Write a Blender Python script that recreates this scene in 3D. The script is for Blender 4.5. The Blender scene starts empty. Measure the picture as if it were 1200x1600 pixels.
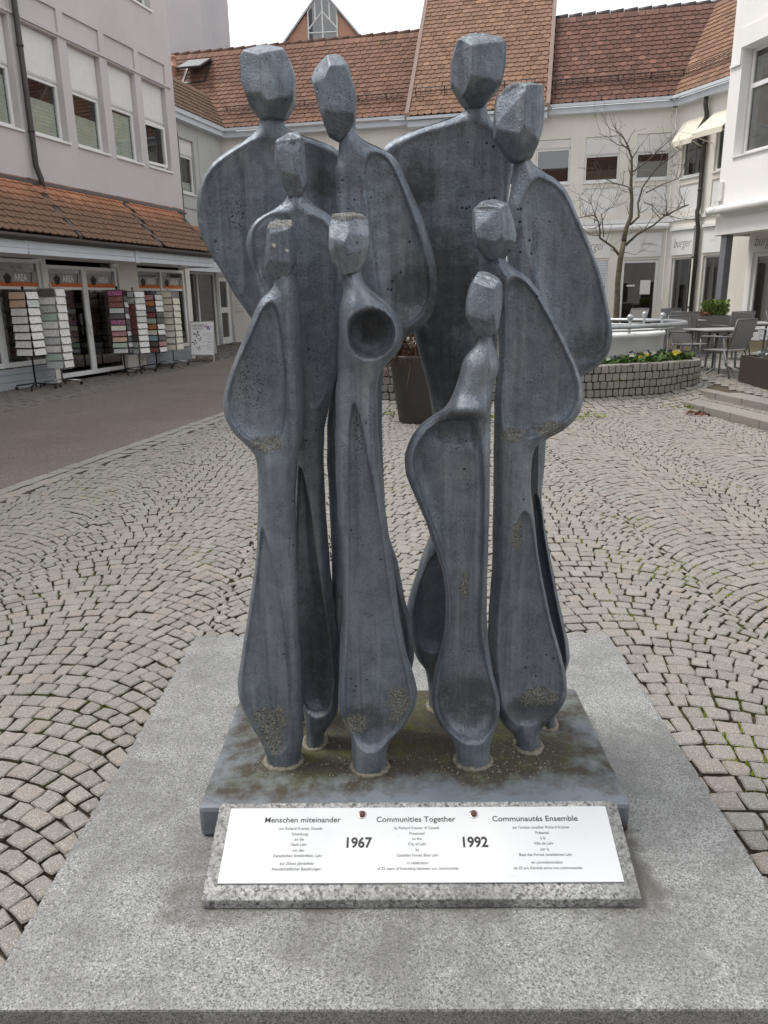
import bpy, math, random
import numpy as np
from mathutils import Matrix, Vector
random.seed(7); rng = np.random.default_rng(7)
SC = bpy.context.scene; COL = SC.collection

# ------------------------------------------------------------------ camera, sky, sun, exposure
CAM_H = 1.6
TH = math.atan(332/1170); RHO = math.radians(1.0)
CF = np.array([0, math.cos(TH), -math.sin(TH)]); _d0 = np.array([0, -math.sin(TH), -math.cos(TH)]); _r0 = np.array([1., 0, 0])
CR = _r0*math.cos(RHO)+_d0*math.sin(RHO); CD = _d0*math.cos(RHO)-_r0*math.sin(RHO)
cam = bpy.data.cameras.new('camera'); cam_o = bpy.data.objects.new('camera', cam); COL.objects.link(cam_o)
cam.sensor_fit = 'VERTICAL'; cam.sensor_height = 36; cam.lens = 36*1170/1600
cam.clip_start = .05; cam.clip_end = 800
_m = Matrix.Identity(4)
for i in range(3):
    _m[i][0] = CR[i]; _m[i][1] = -CD[i]; _m[i][2] = -CF[i]
_m[2][3] = CAM_H
cam_o.matrix_world = _m
SC.camera = cam_o
SC.view_settings.view_transform = 'Standard'; SC.view_settings.look = 'None'
SC.view_settings.gamma = 1; SC.view_settings.use_curve_mapping = False
SC.view_settings.exposure = 0.58

SUN_EL, SUN_AZ = math.radians(60), math.radians(285)     # azimuth clockwise from +Y
world = bpy.data.worlds.new('World'); SC.world = world; world.use_nodes = True
nt = world.node_tree; nt.nodes.clear()
wo = nt.nodes.new('ShaderNodeOutputWorld'); bg = nt.nodes.new('ShaderNodeBackground'); bg.inputs['Strength'].default_value = .105
sky = nt.nodes.new('ShaderNodeTexSky'); sky.sky_type = 'NISHITA'; sky.sun_disc = False
sky.sun_elevation = SUN_EL; sky.sun_rotation = SUN_AZ; sky.dust_density = 4
cl = nt.nodes.new('ShaderNodeMix'); cl.data_type = 'RGBA'; cl.inputs['Factor'].default_value = .86
tc = nt.nodes.new('ShaderNodeTexCoord'); nz = nt.nodes.new('ShaderNodeTexNoise'); nz.inputs['Scale'].default_value = 1.6; nz.inputs['Detail'].default_value = 5
cr = nt.nodes.new('ShaderNodeMapRange'); cr.inputs['From Min'].default_value = .3; cr.inputs['From Max'].default_value = .7; cr.inputs['To Min'].default_value = 8.0; cr.inputs['To Max'].default_value = 10.0
cc = nt.nodes.new('ShaderNodeVectorMath'); cc.operation = 'SCALE'; cc.inputs[0].default_value = (.985, 1.0, 1.02)
L = nt.links.new
L(tc.outputs['Generated'], nz.inputs['Vector']); L(nz.outputs['Fac'], cr.inputs['Value']); L(cr.outputs['Result'], cc.inputs['Scale'])
L(sky.outputs['Color'], cl.inputs['A']); L(cc.outputs['Vector'], cl.inputs['B']); L(cl.outputs['Result'], bg.inputs['Color']); L(bg.outputs['Background'], wo.inputs['Surface'])
sun = bpy.data.lights.new('sun', 'SUN'); sun.energy = 2.0; sun.angle = math.radians(18); sun.color = (1, .965, .91)
sun_o = bpy.data.objects.new('sun', sun); COL.objects.link(sun_o)
_s = Vector((math.sin(SUN_AZ)*math.cos(SUN_EL), math.cos(SUN_AZ)*math.cos(SUN_EL), math.sin(SUN_EL)))
sun_o.rotation_euler = _s.to_track_quat('Z', 'Y').to_euler()
sun_o.location = (-20, 8, 30)

# ------------------------------------------------------------------ helpers
def project(p):
    q = np.asarray(p, float)-np.array([0, 0, CAM_H]); z = q@CF
    z = np.where(z < .05, .05, z)
    return 600+1170*(q@CR)/z, 800+1170*(q@CD)/z, z
WM = {}
def link(o, name, parent=None, M=None):
    COL.objects.link(o)
    M = M if M is not None else Matrix.Identity(4)
    if parent is not None:
        o.parent = parent; o.matrix_parent_inverse = WM[parent].inverted()
    o.matrix_basis = M; WM[o] = M
    return o
def props(o, label=None, cat=None, group=None, kind=None):
    for k, v in (('label', label), ('category', cat), ('group', group), ('kind', kind)):
        if v: o[k] = v
    return o
def thing(name, label, cat, M=None, group=None):
    o = bpy.data.objects.new(name, None); o.empty_display_size = .1
    link(o, name, None, M); return props(o, label, cat, group)
def frame(x, y, z=0, deg=0):
    return Matrix.Translation((x, y, z)) @ Matrix.Rotation(math.radians(deg), 4, 'Z')
def dir_frame(x, y, dx, dy, z=0):
    return Matrix.Translation((x, y, z)) @ Matrix.Rotation(math.atan2(dy, dx), 4, 'Z')
class MB:
    def __init__(s): s.v = []; s.f = []; s.m = []; s.t = []
    def add(s, vs, fs, mi=0):
        b = len(s.v); s.v += [tuple(map(float, p)) for p in vs]
        for f in fs: s.f.append(tuple(i+b for i in f)); s.m.append(mi)
        return s
    def box(s, x0, x1, y0, y1, z0, z1, mi=0):
        return s.add([(x0,y0,z0),(x1,y0,z0),(x1,y1,z0),(x0,y1,z0),(x0,y0,z1),(x1,y0,z1),(x1,y1,z1),(x0,y1,z1)],
              [(0,3,2,1),(4,5,6,7),(0,1,5,4),(1,2,6,5),(2,3,7,6),(3,0,4,7)], mi)
    def poly(s, pts, mi=0): return s.add(pts, [tuple(range(len(pts)))], mi)
    def prism(s, pts, axis, a, b, mi=0):
        n = len(pts)
        def mk(p, c):
            return {'x': (c, p[0], p[1]), 'y': (p[0], c, p[1]), 'z': (p[0], p[1], c)}[axis]
        return s.add([mk(p, a) for p in pts]+[mk(p, b) for p in pts],
              [tuple(range(n))[::-1], tuple(range(n, 2*n))]+[(i, (i+1) % n, n+(i+1) % n, n+i) for i in range(n)], mi)
    def tube(s, pts, r, n=8, mi=0, cap=True, closed=False):
        P = [Vector(p) for p in pts]; k = len(P); rs = r if isinstance(r, (list, tuple)) else [r]*k
        vs = []; ref = None
        for i in range(k):
            if closed: t = P[(i+1) % k]-P[i-1]
            else: t = P[min(i+1, k-1)]-P[max(i-1, 0)]
            t = t.normalized() if t.length > 1e-9 else Vector((0, 0, 1))
            if ref is None: ref = Vector((0, 0, 1)) if abs(t.z) < .9 else Vector((1, 0, 0))
            u = t.cross(ref).normalized(); w = u.cross(t).normalized(); ref = w
            for j in range(n):
                a = 2*math.pi*j/n; vs.append(P[i]+(u*math.cos(a)+w*math.sin(a))*rs[i])
        fs = []
        for i in range(k if closed else k-1):
            i2 = (i+1) % k
            for j in range(n):
                j2 = (j+1) % n; fs.append((i*n+j, i*n+j2, i2*n+j2, i2*n+j))
        if cap and not closed: fs += [tuple(range(n))[::-1], tuple((k-1)*n+j for j in range(n))]
        return s.add(vs, fs, mi)
    def lathe(s, prof, n=32, c=(0, 0, 0), mi=0):
        vs = []; k = len(prof)
        for r, z in prof:
            for j in range(n):
                a = 2*math.pi*j/n; vs.append((c[0]+r*math.cos(a), c[1]+r*math.sin(a), c[2]+z))
        fs = [(i*n+j, i*n+(j+1) % n, (i+1)*n+(j+1) % n, (i+1)*n+j) for i in range(k-1) for j in range(n)]
        return s.add(vs, fs, mi)
    def sphere(s, c, r, n=10, mi=0, sz=1):
        pr = [(max(r*math.sin(math.pi*i/6), 1e-4), -r*sz*math.cos(math.pi*i/6)) for i in range(7)]
        return s.lathe(pr, n, c, mi)
    def mesh(s, name, mats, smooth=False):
        me = bpy.data.meshes.new(name); me.from_pydata(s.v, [], s.f)
        for m in (mats if isinstance(mats, (list, tuple)) else [mats]): me.materials.append(m)
        if any(s.m): me.polygons.foreach_set('material_index', s.m)
        if smooth: me.polygons.foreach_set('use_smooth', [True]*len(me.polygons))
        if s.t:
            a = me.attributes.new('tone', 'FLOAT', 'POINT'); a.data.foreach_set('value', s.t)
        return me
    def build(s, name, mats, parent=None, M=None, smooth=False, bevel=0, label=None):
        me = s.mesh(name, mats, smooth)
        o = bpy.data.objects.new(name, me)
        if bevel:
            b = o.modifiers.new('bevel', 'BEVEL'); b.width = bevel; b.segments = 2; b.limit_method = 'ANGLE'
        if M is None and parent is not None: M = WM[parent]
        link(o, name, parent, M)
        if label: o['label'] = label
        return o
def copy_tree(root, M, label=None, group=None):
    r = root.copy(); COL.objects.link(r); r.matrix_basis = M; WM[r] = M
    if label: r['label'] = label
    if group: r['group'] = group
    for ch in list(root.children):
        c = ch.copy(); COL.objects.link(c); c.parent = r; c.matrix_parent_inverse = ch.matrix_parent_inverse.copy()
        for g in list(ch.children):
            d = g.copy(); COL.objects.link(d); d.parent = c; d.matrix_parent_inverse = g.matrix_parent_inverse.copy()
    return r
def text(name, body, size, M, parent, mat, align='CENTER', shear=0, bold=0, sx=1, ext=.0006):
    c = bpy.data.curves.new(name, 'FONT'); c.body = body; c.size = size; c.align_x = align; c.align_y = 'CENTER'
    c.shear = shear; c.offset = bold; c.extrude = ext; c.resolution_u = 3; c.materials.append(mat)
    tmp = bpy.data.objects.new(name, c); me = bpy.data.meshes.new_from_object(tmp); bpy.data.objects.remove(tmp)
    o = bpy.data.objects.new(name, me)
    link(o, name, parent, M @ Matrix.Diagonal((sx, 1, 1, 1)))
    return o
FACE = Matrix.Rotation(math.pi/2, 4, 'X')     # text lying in XY turned to face -y
def at(x, y, z): return Matrix.Translation((x, y, z)) @ FACE

# ------------------------------------------------------------------ materials
def N(m, t, **kw):
    n = m.node_tree.nodes.new(t)
    for k, v in kw.items():
        if k in n.inputs: n.inputs[k].default_value = v
        else: setattr(n, k, v)
    return n
def lk(m, a, b): m.node_tree.links.new(a, b)
def base_mat(name, rough=.6, metal=0, spec=.5):
    m = bpy.data.materials.new(name); m.use_nodes = True
    b = m.node_tree.nodes['Principled BSDF']; b.inputs['Roughness'].default_value = rough; b.inputs['Metallic'].default_value = metal
    b.inputs['Specular IOR Level'].default_value = spec
    return m, b
def mixc(m, fac, a, b, blend='MIX'):
    n = m.node_tree.nodes.new('ShaderNodeMix'); n.data_type = 'RGBA'; n.blend_type = blend
    for sock, val in (('Factor', fac), ('A', a), ('B', b)):
        if hasattr(val, 'links'): lk(m, val, n.inputs[sock])
        elif sock == 'Factor': n.inputs[sock].default_value = val
        else: n.inputs[sock].default_value = (*val, 1) if len(val) == 3 else val
    return n.outputs['Result']
def ramp(m, src, lo, hi, a=0., b=1.):
    n = N(m, 'ShaderNodeMapRange'); n.inputs['From Min'].default_value = lo; n.inputs['From Max'].default_value = hi
    n.inputs['To Min'].default_value = a; n.inputs['To Max'].default_value = b; lk(m, src, n.inputs['Value']); return n.outputs['Result']
def mul(m, a, b, op='MULTIPLY'):
    n = N(m, 'ShaderNodeMath', operation=op)
    for i, v in enumerate((a, b)):
        if hasattr(v, 'links'): lk(m, v, n.inputs[i])
        else: n.inputs[i].default_value = v
    return n.outputs[0]
def noise(m, scale, detail=4, rough=.55, vec=None, dist=0):
    n = N(m, 'ShaderNodeTexNoise', Scale=scale, Detail=detail, Roughness=rough, Distortion=dist)
    if vec is None:
        vec = pos(m)
    lk(m, vec, n.inputs['Vector']); return n.outputs['Fac']
def pos(m):
    for n in m.node_tree.nodes:
        if n.bl_idname == 'ShaderNodeNewGeometry': return n.outputs['Position']
    return N(m, 'ShaderNodeNewGeometry').outputs['Position']
def voro(m, scale, feature='F1', rnd=1):
    n = N(m, 'ShaderNodeTexVoronoi', feature=feature, Scale=scale, Randomness=rnd); lk(m, pos(m), n.inputs['Vector']); return n
def bump(m, b, h, strength=.3, dist=.01):
    n = N(m, 'ShaderNodeBump', Strength=strength, Distance=dist); lk(m, h, n.inputs['Height']); lk(m, n.outputs['Normal'], b.inputs['Normal'])
def attr(m, name): return N(m, 'ShaderNodeAttribute', attribute_name=name).outputs['Fac']
def simple(name, c, rough=.55, metal=0, var=.12, scale=6, bs=.15, bscale=60, spec=.5):
    m, b = base_mat(name, rough, metal, spec)
    n = noise(m, scale, 5)
    lo = tuple(x*(1-var) for x in c); hi = tuple(min(x*(1+var), 1) for x in c)
    lk(m, mixc(m, ramp(m, n, .3, .7), lo, hi), b.inputs['Base Color'])
    if bs: bump(m, b, noise(m, bscale, 4), bs, .004)
    return m
def plaster(name, c, stain=.12):
    m, b = base_mat(name, .9, 0, .2)
    big = noise(m, .7, 6, .6); fine = noise(m, 55, 3)
    c1 = mixc(m, ramp(m, big, .3, .72), tuple(x*(1-stain) for x in c), c)
    vm = N(m, 'ShaderNodeMapping'); vm.inputs['Scale'].default_value = (2.6, 2.6, .22); lk(m, pos(m), vm.inputs['Vector']); c1 = mixc(m, ramp(m, noise(m, 1, 6, .7, vm.outputs[0]), .52, .78, 0, .35), c1, tuple(x*.68 for x in c))
    c2 = mixc(m, ramp(m, fine, .35, .65), tuple(x*.95 for x in c), (1, 1, 1), 'MIX')
    lk(m, mixc(m, .06, c1, c2), b.inputs['Base Color'])
    bump(m, b, noise(m, 70, 5, .7), .35, .006)
    return m
def glass(name, tint=(.92, .95, .94), refl=.12):
    m = bpy.data.materials.new(name); m.use_nodes = True; t = m.node_tree; t.nodes.clear()
    o = t.nodes.new('ShaderNodeOutputMaterial'); mx = t.nodes.new('ShaderNodeMixShader'); tr = t.nodes.new('ShaderNodeBsdfTransparent'); gl = t.nodes.new('ShaderNodeBsdfGlossy')
    tr.inputs['Color'].default_value = (*tint, 1); gl.inputs['Roughness'].default_value = .02
    fr = t.nodes.new('ShaderNodeFresnel'); fr.inputs['IOR'].default_value = 1.5
    ad = t.nodes.new('ShaderNodeMath'); ad.operation = 'ADD'; ad.inputs[1].default_value = refl; ad.use_clamp = True
    n = N(m, 'ShaderNodeTexNoise', Scale=1.2, Detail=1); bp = N(m, 'ShaderNodeBump', Strength=.04, Distance=.02)
    lk(m, N(m, 'ShaderNodeNewGeometry').outputs['Position'], n.inputs['Vector']); lk(m, n.outputs['Fac'], bp.inputs['Height']); lk(m, bp.outputs['Normal'], gl.inputs['Normal'])
    lk(m, fr.outputs[0], ad.inputs[0]); lk(m, ad.outputs[0], mx.inputs[0]); lk(m, tr.outputs[0], mx.inputs[1]); lk(m, gl.outputs[0], mx.inputs[2]); lk(m, mx.outputs[0], o.inputs['Surface'])
    return m
def emit_mat(name, c, s):
    m, b = base_mat(name, .6); b.inputs['Base Color'].default_value = (*c, 1); b.inputs['Emission Color'].default_value = (*c, 1); b.inputs['Emission Strength'].default_value = s; return m

def cobble_mat():
    m, b = base_mat('granite_sett', .5, 0, .55)
    t = attr(m, 'tone')
    f1 = noise(m, 140, 4, .7); f2 = noise(m, 1.1, 4)
    c = mixc(m, ramp(m, t, 0, 1), (.155, .139, .12), (.265, .245, .216))
    c = mixc(m, ramp(m, f2, .35, .7, 0, .45), c, (.19, .178, .157))
    warm = N(m, 'ShaderNodeMath', operation='FRACT'); lk(m, mul(m, t, 7.31), warm.inputs[0])
    c = mixc(m, ramp(m, warm.outputs[0], .72, 1, 0, .45), c, (.27, .215, .17))
    sp = voro(m, 330).outputs['Color']; sep = N(m, 'ShaderNodeSeparateColor'); lk(m, sp, sep.inputs[0])
    c = mixc(m, ramp(m, sep.outputs[0], .62, .9, 0, .55), c, (.13, .125, .12))
    c = mixc(m, ramp(m, sep.outputs[1], .7, .95, 0, .5), c, (.55, .53, .5))
    lk(m, c, b.inputs['Base Color']); bump(m, b, f1, .5, .006)
    return m
def joint_mat():
    m, b = base_mat('joint_earth', .95, 0, .1)
    n1 = noise(m, .9, 4); n2 = noise(m, 40, 4)
    c = mixc(m, ramp(m, n2, .3, .7), (.05, .04, .03), (.115, .093, .07))
    g = mul(m, ramp(m, n1, .5, .62), ramp(m, noise(m, 9, 3), .42, .6))
    c = mixc(m, g, c, (.115, .135, .022))
    lk(m, c, b.inputs['Base Color']); bump(m, b, n2, .6, .01); return m
def granite(name, light=(.56, .565, .56), mid=(.30, .305, .305), dark=(.055, .055, .058), grain=1.0, wet=False):
    m, b = base_mat(name, .5, 0, .5)
    v = voro(m, 260*grain); sep = N(m, 'ShaderNodeSeparateColor'); lk(m, v.outputs['Color'], sep.inputs[0])
    n = noise(m, 170*grain, 6, .8, dist=1.2)
    c = mixc(m, ramp(m, n, .40, .58), mid, light)
    c = mixc(m, ramp(m, sep.outputs[0], .68, .92, 0, .75), c, dark)
    c = mixc(m, ramp(m, sep.outputs[1], .8, .95, 0, .4), c, (.62, .62, .61))
    big = noise(m, 3.4, 8, .68, dist=.4); c = mixc(m, ramp(m, big, .42, .62, 0, .62), c, (.10, .10, .098))
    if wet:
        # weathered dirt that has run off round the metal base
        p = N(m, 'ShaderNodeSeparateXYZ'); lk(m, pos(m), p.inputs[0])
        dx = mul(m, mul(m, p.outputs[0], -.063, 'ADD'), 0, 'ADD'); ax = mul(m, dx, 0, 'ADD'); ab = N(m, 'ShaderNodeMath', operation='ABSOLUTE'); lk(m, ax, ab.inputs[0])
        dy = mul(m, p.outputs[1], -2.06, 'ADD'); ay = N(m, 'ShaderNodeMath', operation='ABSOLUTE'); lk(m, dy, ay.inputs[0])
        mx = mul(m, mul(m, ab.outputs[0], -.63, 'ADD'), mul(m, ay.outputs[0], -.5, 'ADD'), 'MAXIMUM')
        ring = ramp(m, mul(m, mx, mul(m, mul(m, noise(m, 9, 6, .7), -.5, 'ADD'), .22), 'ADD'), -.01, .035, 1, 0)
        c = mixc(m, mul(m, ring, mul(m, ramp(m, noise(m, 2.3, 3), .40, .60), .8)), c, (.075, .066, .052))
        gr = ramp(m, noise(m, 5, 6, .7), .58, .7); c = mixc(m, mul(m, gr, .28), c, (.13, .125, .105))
    lk(m, c, b.inputs['Base Color']); bump(m, b, n, .22, .004)
    return m
def roof_mat(name, c0=(.105, .056, .042), c1=(.245, .13, .092), moss=(.13, .085, .06), zmoss=None, amt=.45, sc=.9):
    m, b = base_mat(name, .85, 0, .25)
    t = attr(m, 'tone'); c = mixc(m, t, c0, c1)
    n = noise(m, sc, 6, .65); fine = noise(m, 26, 4, .7)
    f = ramp(m, n, .30, .75)
    if zmoss:
        s = N(m, 'ShaderNodeSeparateXYZ'); lk(m, pos(m), s.inputs[0])
        f = ramp(m, mul(m, mul(m, n, .9), s.outputs[2], 'SUBTRACT'), -zmoss[0]+.45, -zmoss[1]+.45)
    c = mixc(m, mul(m, mul(m, f, ramp(m, fine, .25, .65, .5, 1)), amt), c, moss)
    c = mixc(m, ramp(m, fine, .6, .8, 0, .4), c, (.22, .17, .12))
    lk(m, c, b.inputs['Base Color']); bump(m, b, fine, .4, .006); return m
def asphalt_mat():
    m, b = base_mat('asphalt', .9, 0, .25)
    v = voro(m, 95); sep = N(m, 'ShaderNodeSeparateColor'); lk(m, v.outputs['Color'], sep.inputs[0])
    c = mixc(m, ramp(m, sep.outputs[0], .2, 1), (.125, .105, .09), (.25, .215, .188))
    c = mixc(m, ramp(m, noise(m, .8, 7, .7), .35, .7, 0, .6), c, (.12, .098, .09)); c = mixc(m, ramp(m, noise(m, 3.5, 6, .75), .58, .72, 0, .5), c, (.075, .064, .06)); c = mixc(m, ramp(m, noise(m, 28, 2), .68, .74, 0, .5), c, (.32, .30, .28))
    lk(m, c, b.inputs['Base Color']); bump(m, b, v.outputs['Distance'], .5, .01); return m
def sculpture_mat(name='patinated_metal', plate=False):
    m, b = base_mat(name, .5, .55, .5)
    n1 = noise(m, 2.6, 6, .62); n2 = noise(m, 16, 6, .65, dist=.8); fine = noise(m, 110, 4, .7)
    c = mixc(m, ramp(m, n1, .25, .75), (.118, .143, .178), (.285, .325, .375))
    c = mixc(m, ramp(m, n2, .42, .75, 0, .6), c, (.07, .082, .10)); c = mixc(m, ramp(m, fine, .45, .7, 0, .28), c, (.33, .36, .40)); c = mixc(m, ramp(m, noise(m, 260, 3, .7), .56, .68, 0, .6), c, (.045, .05, .058))
    # rain streaks
    sc = N(m, 'ShaderNodeMapping'); sc.inputs['Scale'].default_value = (26, 26, 1.6); lk(m, pos(m), sc.inputs['Vector'])
    st = noise(m, 1, 4, .6, sc.outputs[0]); c = mixc(m, ramp(m, st, .5, .75, 0, .7), c, (.34, .36, .38))
    sc2 = N(m, 'ShaderNodeMapping'); sc2.inputs['Scale'].default_value = (34, 34, 1.1); sc2.inputs['Location'].default_value = (3, 7, 2); lk(m, pos(m), sc2.inputs['Vector'])
    c = mixc(m, ramp(m, noise(m, 1, 5, .65, sc2.outputs[0]), .52, .74, 0, .6), c, (.06, .068, .08))
    # casting pores
    v = voro(m, 48); pore = ramp(m, v.outputs['Distance'], .13, .2, 1, 0)
    pore = mul(m, pore, ramp(m, noise(m, 7, 3), .58, .64)); 
    pv = voro(m, 130); pore2 = mul(m, ramp(m, pv.outputs['Distance'], .16, .26, 1, 0), ramp(m, noise(m, 11, 4), .5, .62))
    pore = mul(m, pore, mul(m, pore2, .8), 'MAXIMUM')
    c = mixc(m, pore, c, (.018, .018, .018))
    dk = attr(m, 'dark'); d = mul(m, ramp(m, mul(m, dk, mul(m, noise(m, 70, 5, .8), mul(m, noise(m, 13, 5, .7), 1.8), 'MULTIPLY'), 'MULTIPLY'), .14, .42), .68)
    c = mixc(m, d, c, (.022, .021, .018))
    pr = attr(m, 'porous'); pm = mul(m, ramp(m, pv.outputs['Distance'], .2, .34, 1, 0), ramp(m, pr, .2, .8)); c = mixc(m, pm, c, (.015, .015, .015))
    li = attr(m, 'lichen'); ln = noise(m, 75, 5, .75); lf = mul(m, ramp(m, mul(m, li, mul(m, ln, mul(m, noise(m, 26, 4, .7), 2.0))), .30, .48), .9)
    lc = mixc(m, ramp(m, noise(m, 190, 3), .35, .65), (.04, .038, .032), (.33, .32, .265)); c = mixc(m, lf, c, lc)
    lk(m, c, b.inputs['Base Color'])
    r = ramp(m, n2, .3, .7, .42, .62); lk(m, mul(m, r, mul(m, lf, .4), 'ADD'), b.inputs['Roughness']); lk(m, ramp(m, mul(m, lf, d, 'MAXIMUM'), 0, 1, .55, 0), b.inputs['Metallic'])
    h = mul(m, mul(m, n2, .8), mul(m, fine, .5), 'ADD'); h = mul(m, h, mul(m, pore, 1.0), 'SUBTRACT'); h = mul(m, h, mul(m, mul(m, lf, ln), 2.0), 'ADD'); h = mul(m, h, mul(m, pm, .8), 'SUBTRACT')
    h = mul(m, h, mul(m, st, .5), 'ADD')
    bump(m, b, h, .5, .007)
    b.inputs['Diffuse Roughness'].default_value = .5 if 'Diffuse Roughness' in b.inputs else 0
    return m
def plate_mat():
    m, b = base_mat('base_plate_metal', .5, 0, .5)
    n1 = noise(m, 5, 6, .65); n2 = noise(m, 60, 5, .75)
    c = mixc(m, ramp(m, n1, .3, .7), (.12, .14, .165), (.175, .195, .22))
    s = N(m, 'ShaderNodeSeparateXYZ'); lk(m, pos(m), s.inputs[0])
    ab = N(m, 'ShaderNodeMath', operation='ABSOLUTE'); lk(m, mul(m, s.outputs[0], -.08, 'ADD'), ab.inputs[0])
    ay = N(m, 'ShaderNodeMath', operation='ABSOLUTE'); lk(m, mul(m, s.outputs[1], -2.24, 'ADD'), ay.inputs[0])
    dist = mul(m, mul(m, ab.outputs[0], .52, 'MULTIPLY'), ay.outputs[0], 'MAXIMUM')
    f = ramp(m, mul(m, dist, mul(m, mul(m, noise(m, 7, 6, .7), -.5, 'ADD'), .5), 'ADD'), .25, .36, 1, 0)
    f = mul(m, f, ramp(m, n2, .28, .5, .55, 1))
    dirt = mixc(m, ramp(m, noise(m, 14, 4), .48, .66), (.055, .046, .031), (.075, .08, .022))
    dirt = mixc(m, ramp(m, n2, .58, .72, 0, .8), dirt, (.15, .14, .105))
    c = mixc(m, f, c, dirt)
    rust = mul(m, ramp(m, s.outputs[2], .115, .16, 1, 0), ramp(m, noise(m, 12, 4), .35, .6)); c = mixc(m, rust, c, (.035, .016, .01))
    lk(m, c, b.inputs['Base Color']); lk(m, ramp(m, f, 0, 1, .58, .92), b.inputs['Roughness'])
    bump(m, b, mul(m, mul(m, f, n2), mul(m, n1, .15), 'ADD'), .6, .008); return m

MT = {}
MT['paver'] = simple('dark_paver', (.15, .132, .118), .75, 0, .35, 9, .3); MT['sett'] = cobble_mat(); MT['joint'] = joint_mat(); MT['setts'] = [MT['sett'], MT['joint']]; MT['asphalt'] = asphalt_mat()
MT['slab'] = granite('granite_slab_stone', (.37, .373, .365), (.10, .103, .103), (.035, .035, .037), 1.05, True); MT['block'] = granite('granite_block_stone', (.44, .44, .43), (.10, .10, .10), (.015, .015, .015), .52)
MT['sculpt'] = sculpture_mat(); MT['plate'] = plate_mat()
MT['lilac'] = plaster('lilac_render', (.56, .51, .512)); MT['tower'] = plaster('pale_lilac_render', (.50, .46, .475)); MT['cream'] = plaster('cream_render', (.77, .735, .675)); MT['white'] = plaster('white_render', (.82, .80, .785), .06)
MT['green'] = plaster('grey_green_render', (.46, .47, .44)); MT['terra'] = simple('terracotta_panel', (.46, .25, .18), .8)
MT['frame'] = simple('white_window_frame', (.74, .74, .73), .4, 0, .04, 3, .02); MT['shutter'] = simple('shutter_box_white', (.68, .66, .64), .6, 0, .04)
MT['fascia'] = simple('pale_grey_board', (.56, .59, .63), .55, 0, .06, 3, .06, 30); MT['gutter'] = simple('dark_brown_metal', (.055, .045, .042), .5, .3)
MT['vergem'] = simple('verge_tile', (.24, .17, .145), .8); MT['greyboard'] = simple('grey_board', (.36, .38, .41), .6, 0, .06)
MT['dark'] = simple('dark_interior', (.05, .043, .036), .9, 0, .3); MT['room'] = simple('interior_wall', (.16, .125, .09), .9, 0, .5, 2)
MT['glass'] = glass('window_glass'); MT['dglass'] = glass('dark_window_glass', (.42, .40, .36), .16)
MT['blind'] = simple('pleated_blind', (.70, .74, .64), .8, 0, .1); MT['curtain'] = simple('curtain_cloth', (.52, .52, .48), .9, 0, .08)
MT['roof'] = roof_mat('clay_tile'); MT['roof_dark'] = roof_mat('dark_clay_tile', (.105, .056, .046), (.24, .122, .092), (.075, .052, .042), None, .4); MT['roof_mid'] = roof_mat('orange_clay_tile', (.15, .084, .057), (.31, .185, .125), (.17, .11, .075), None, .55, .7)
MT['pent'] = roof_mat('mossy_clay_tile', (.30, .125, .07), (.46, .215, .125), (.115, .085, .06), (3.95, 3.45), .95, 1.4); MT['roof_wing'] = roof_mat('brown_wing_tile', (.12, .075, .055), (.24, .145, .10), (.10, .078, .055), None, .7, 1.2)
MT['pole'] = simple('black_metal', (.02, .02, .021), .45, .4); MT['chrome'] = simple('steel', (.5, .5, .5), .3, .9, .05)
MT['grey_metal'] = simple('grey_powder_metal', (.14, .14, .145), .5, .3); MT['mesh_cloth'] = simple('grey_textile', (.17, .165, .16), .8, 0, .08, 20, .3, 300)
MT['galv'] = simple('galvanised_rail', (.36, .38, .39), .4, .6); MT['concrete'] = simple('white_concrete', (.62, .62, .61), .8, 0, .1, 3, .2)
MT['pot'] = simple('brown_planter', (.045, .036, .031), .55, 0, .15); MT['tub'] = simple('grey_tub', (.15, .145, .14), .6, 0, .1); MT['tub2'] = simple('grey_table_top', (.30, .30, .30), .5); MT['wicker'] = simple('dark_wicker', (.05, .038, .03), .7, 0, .2, 40)
MT['column'] = simple('grey_column', (.15, .155, .17), .7); MT['chip'] = simple('bare_metal_chip', (.5, .49, .44), .6, 0, .1); MT['awning'] = simple('cream_awning', (.66, .62, .52), .8, 0, .04)
MT['soil'] = simple('garden_soil', (.035, .026, .018), .95, 0, .4, 20, .8, 40)
MT['ink'] = simple('black_print', (.02, .02, .022), .6, 0, 0, 1, 0); MT['inkg'] = simple('grey_print', (.10, .10, .105), .6, 0, 0, 1, 0)
MT['orange'] = simple('orange_print', (.60, .14, .03), .6, 0, .05, 1, 0); MT['wprint'] = simple('white_print', (.75, .75, .74), .6, 0, .02, 1, 0); MT['gprint'] = simple('grey_film', (.30, .295, .285), .5, 0, .04, 2, 0)
MT['rust'] = simple('rusty_screw', (.10, .035, .02), .7, .2)
def white_plate():
    m, b = base_mat('white_enamel_plate', .32, .0, .5)
    n = noise(m, 3, 5); c = mixc(m, ramp(m, n, .35, .7), (.56, .575, .59), (.64, .65, .655))
    sm = ramp(m, noise(m, 240, 2), .70, .74); c = mixc(m, mul(m, sm, .5), c, (.3, .29, .27))
    sc = N(m, 'ShaderNodeMapping'); sc.inputs['Scale'].default_value = (8, 90, 90); sc.inputs['Rotation'].default_value = (0, 0, .5); lk(m, pos(m), sc.inputs['Vector'])
    c = mixc(m, ramp(m, noise(m, 1.4, 3, .5, sc.outputs[0]), .68, .72, 0, .35), c, (.5, .5, .5))
    lk(m, c, b.inputs['Base Color']); bump(m, b, noise(m, 18, 2), .03, .003); return m
MT['enamel'] = white_plate()
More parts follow.
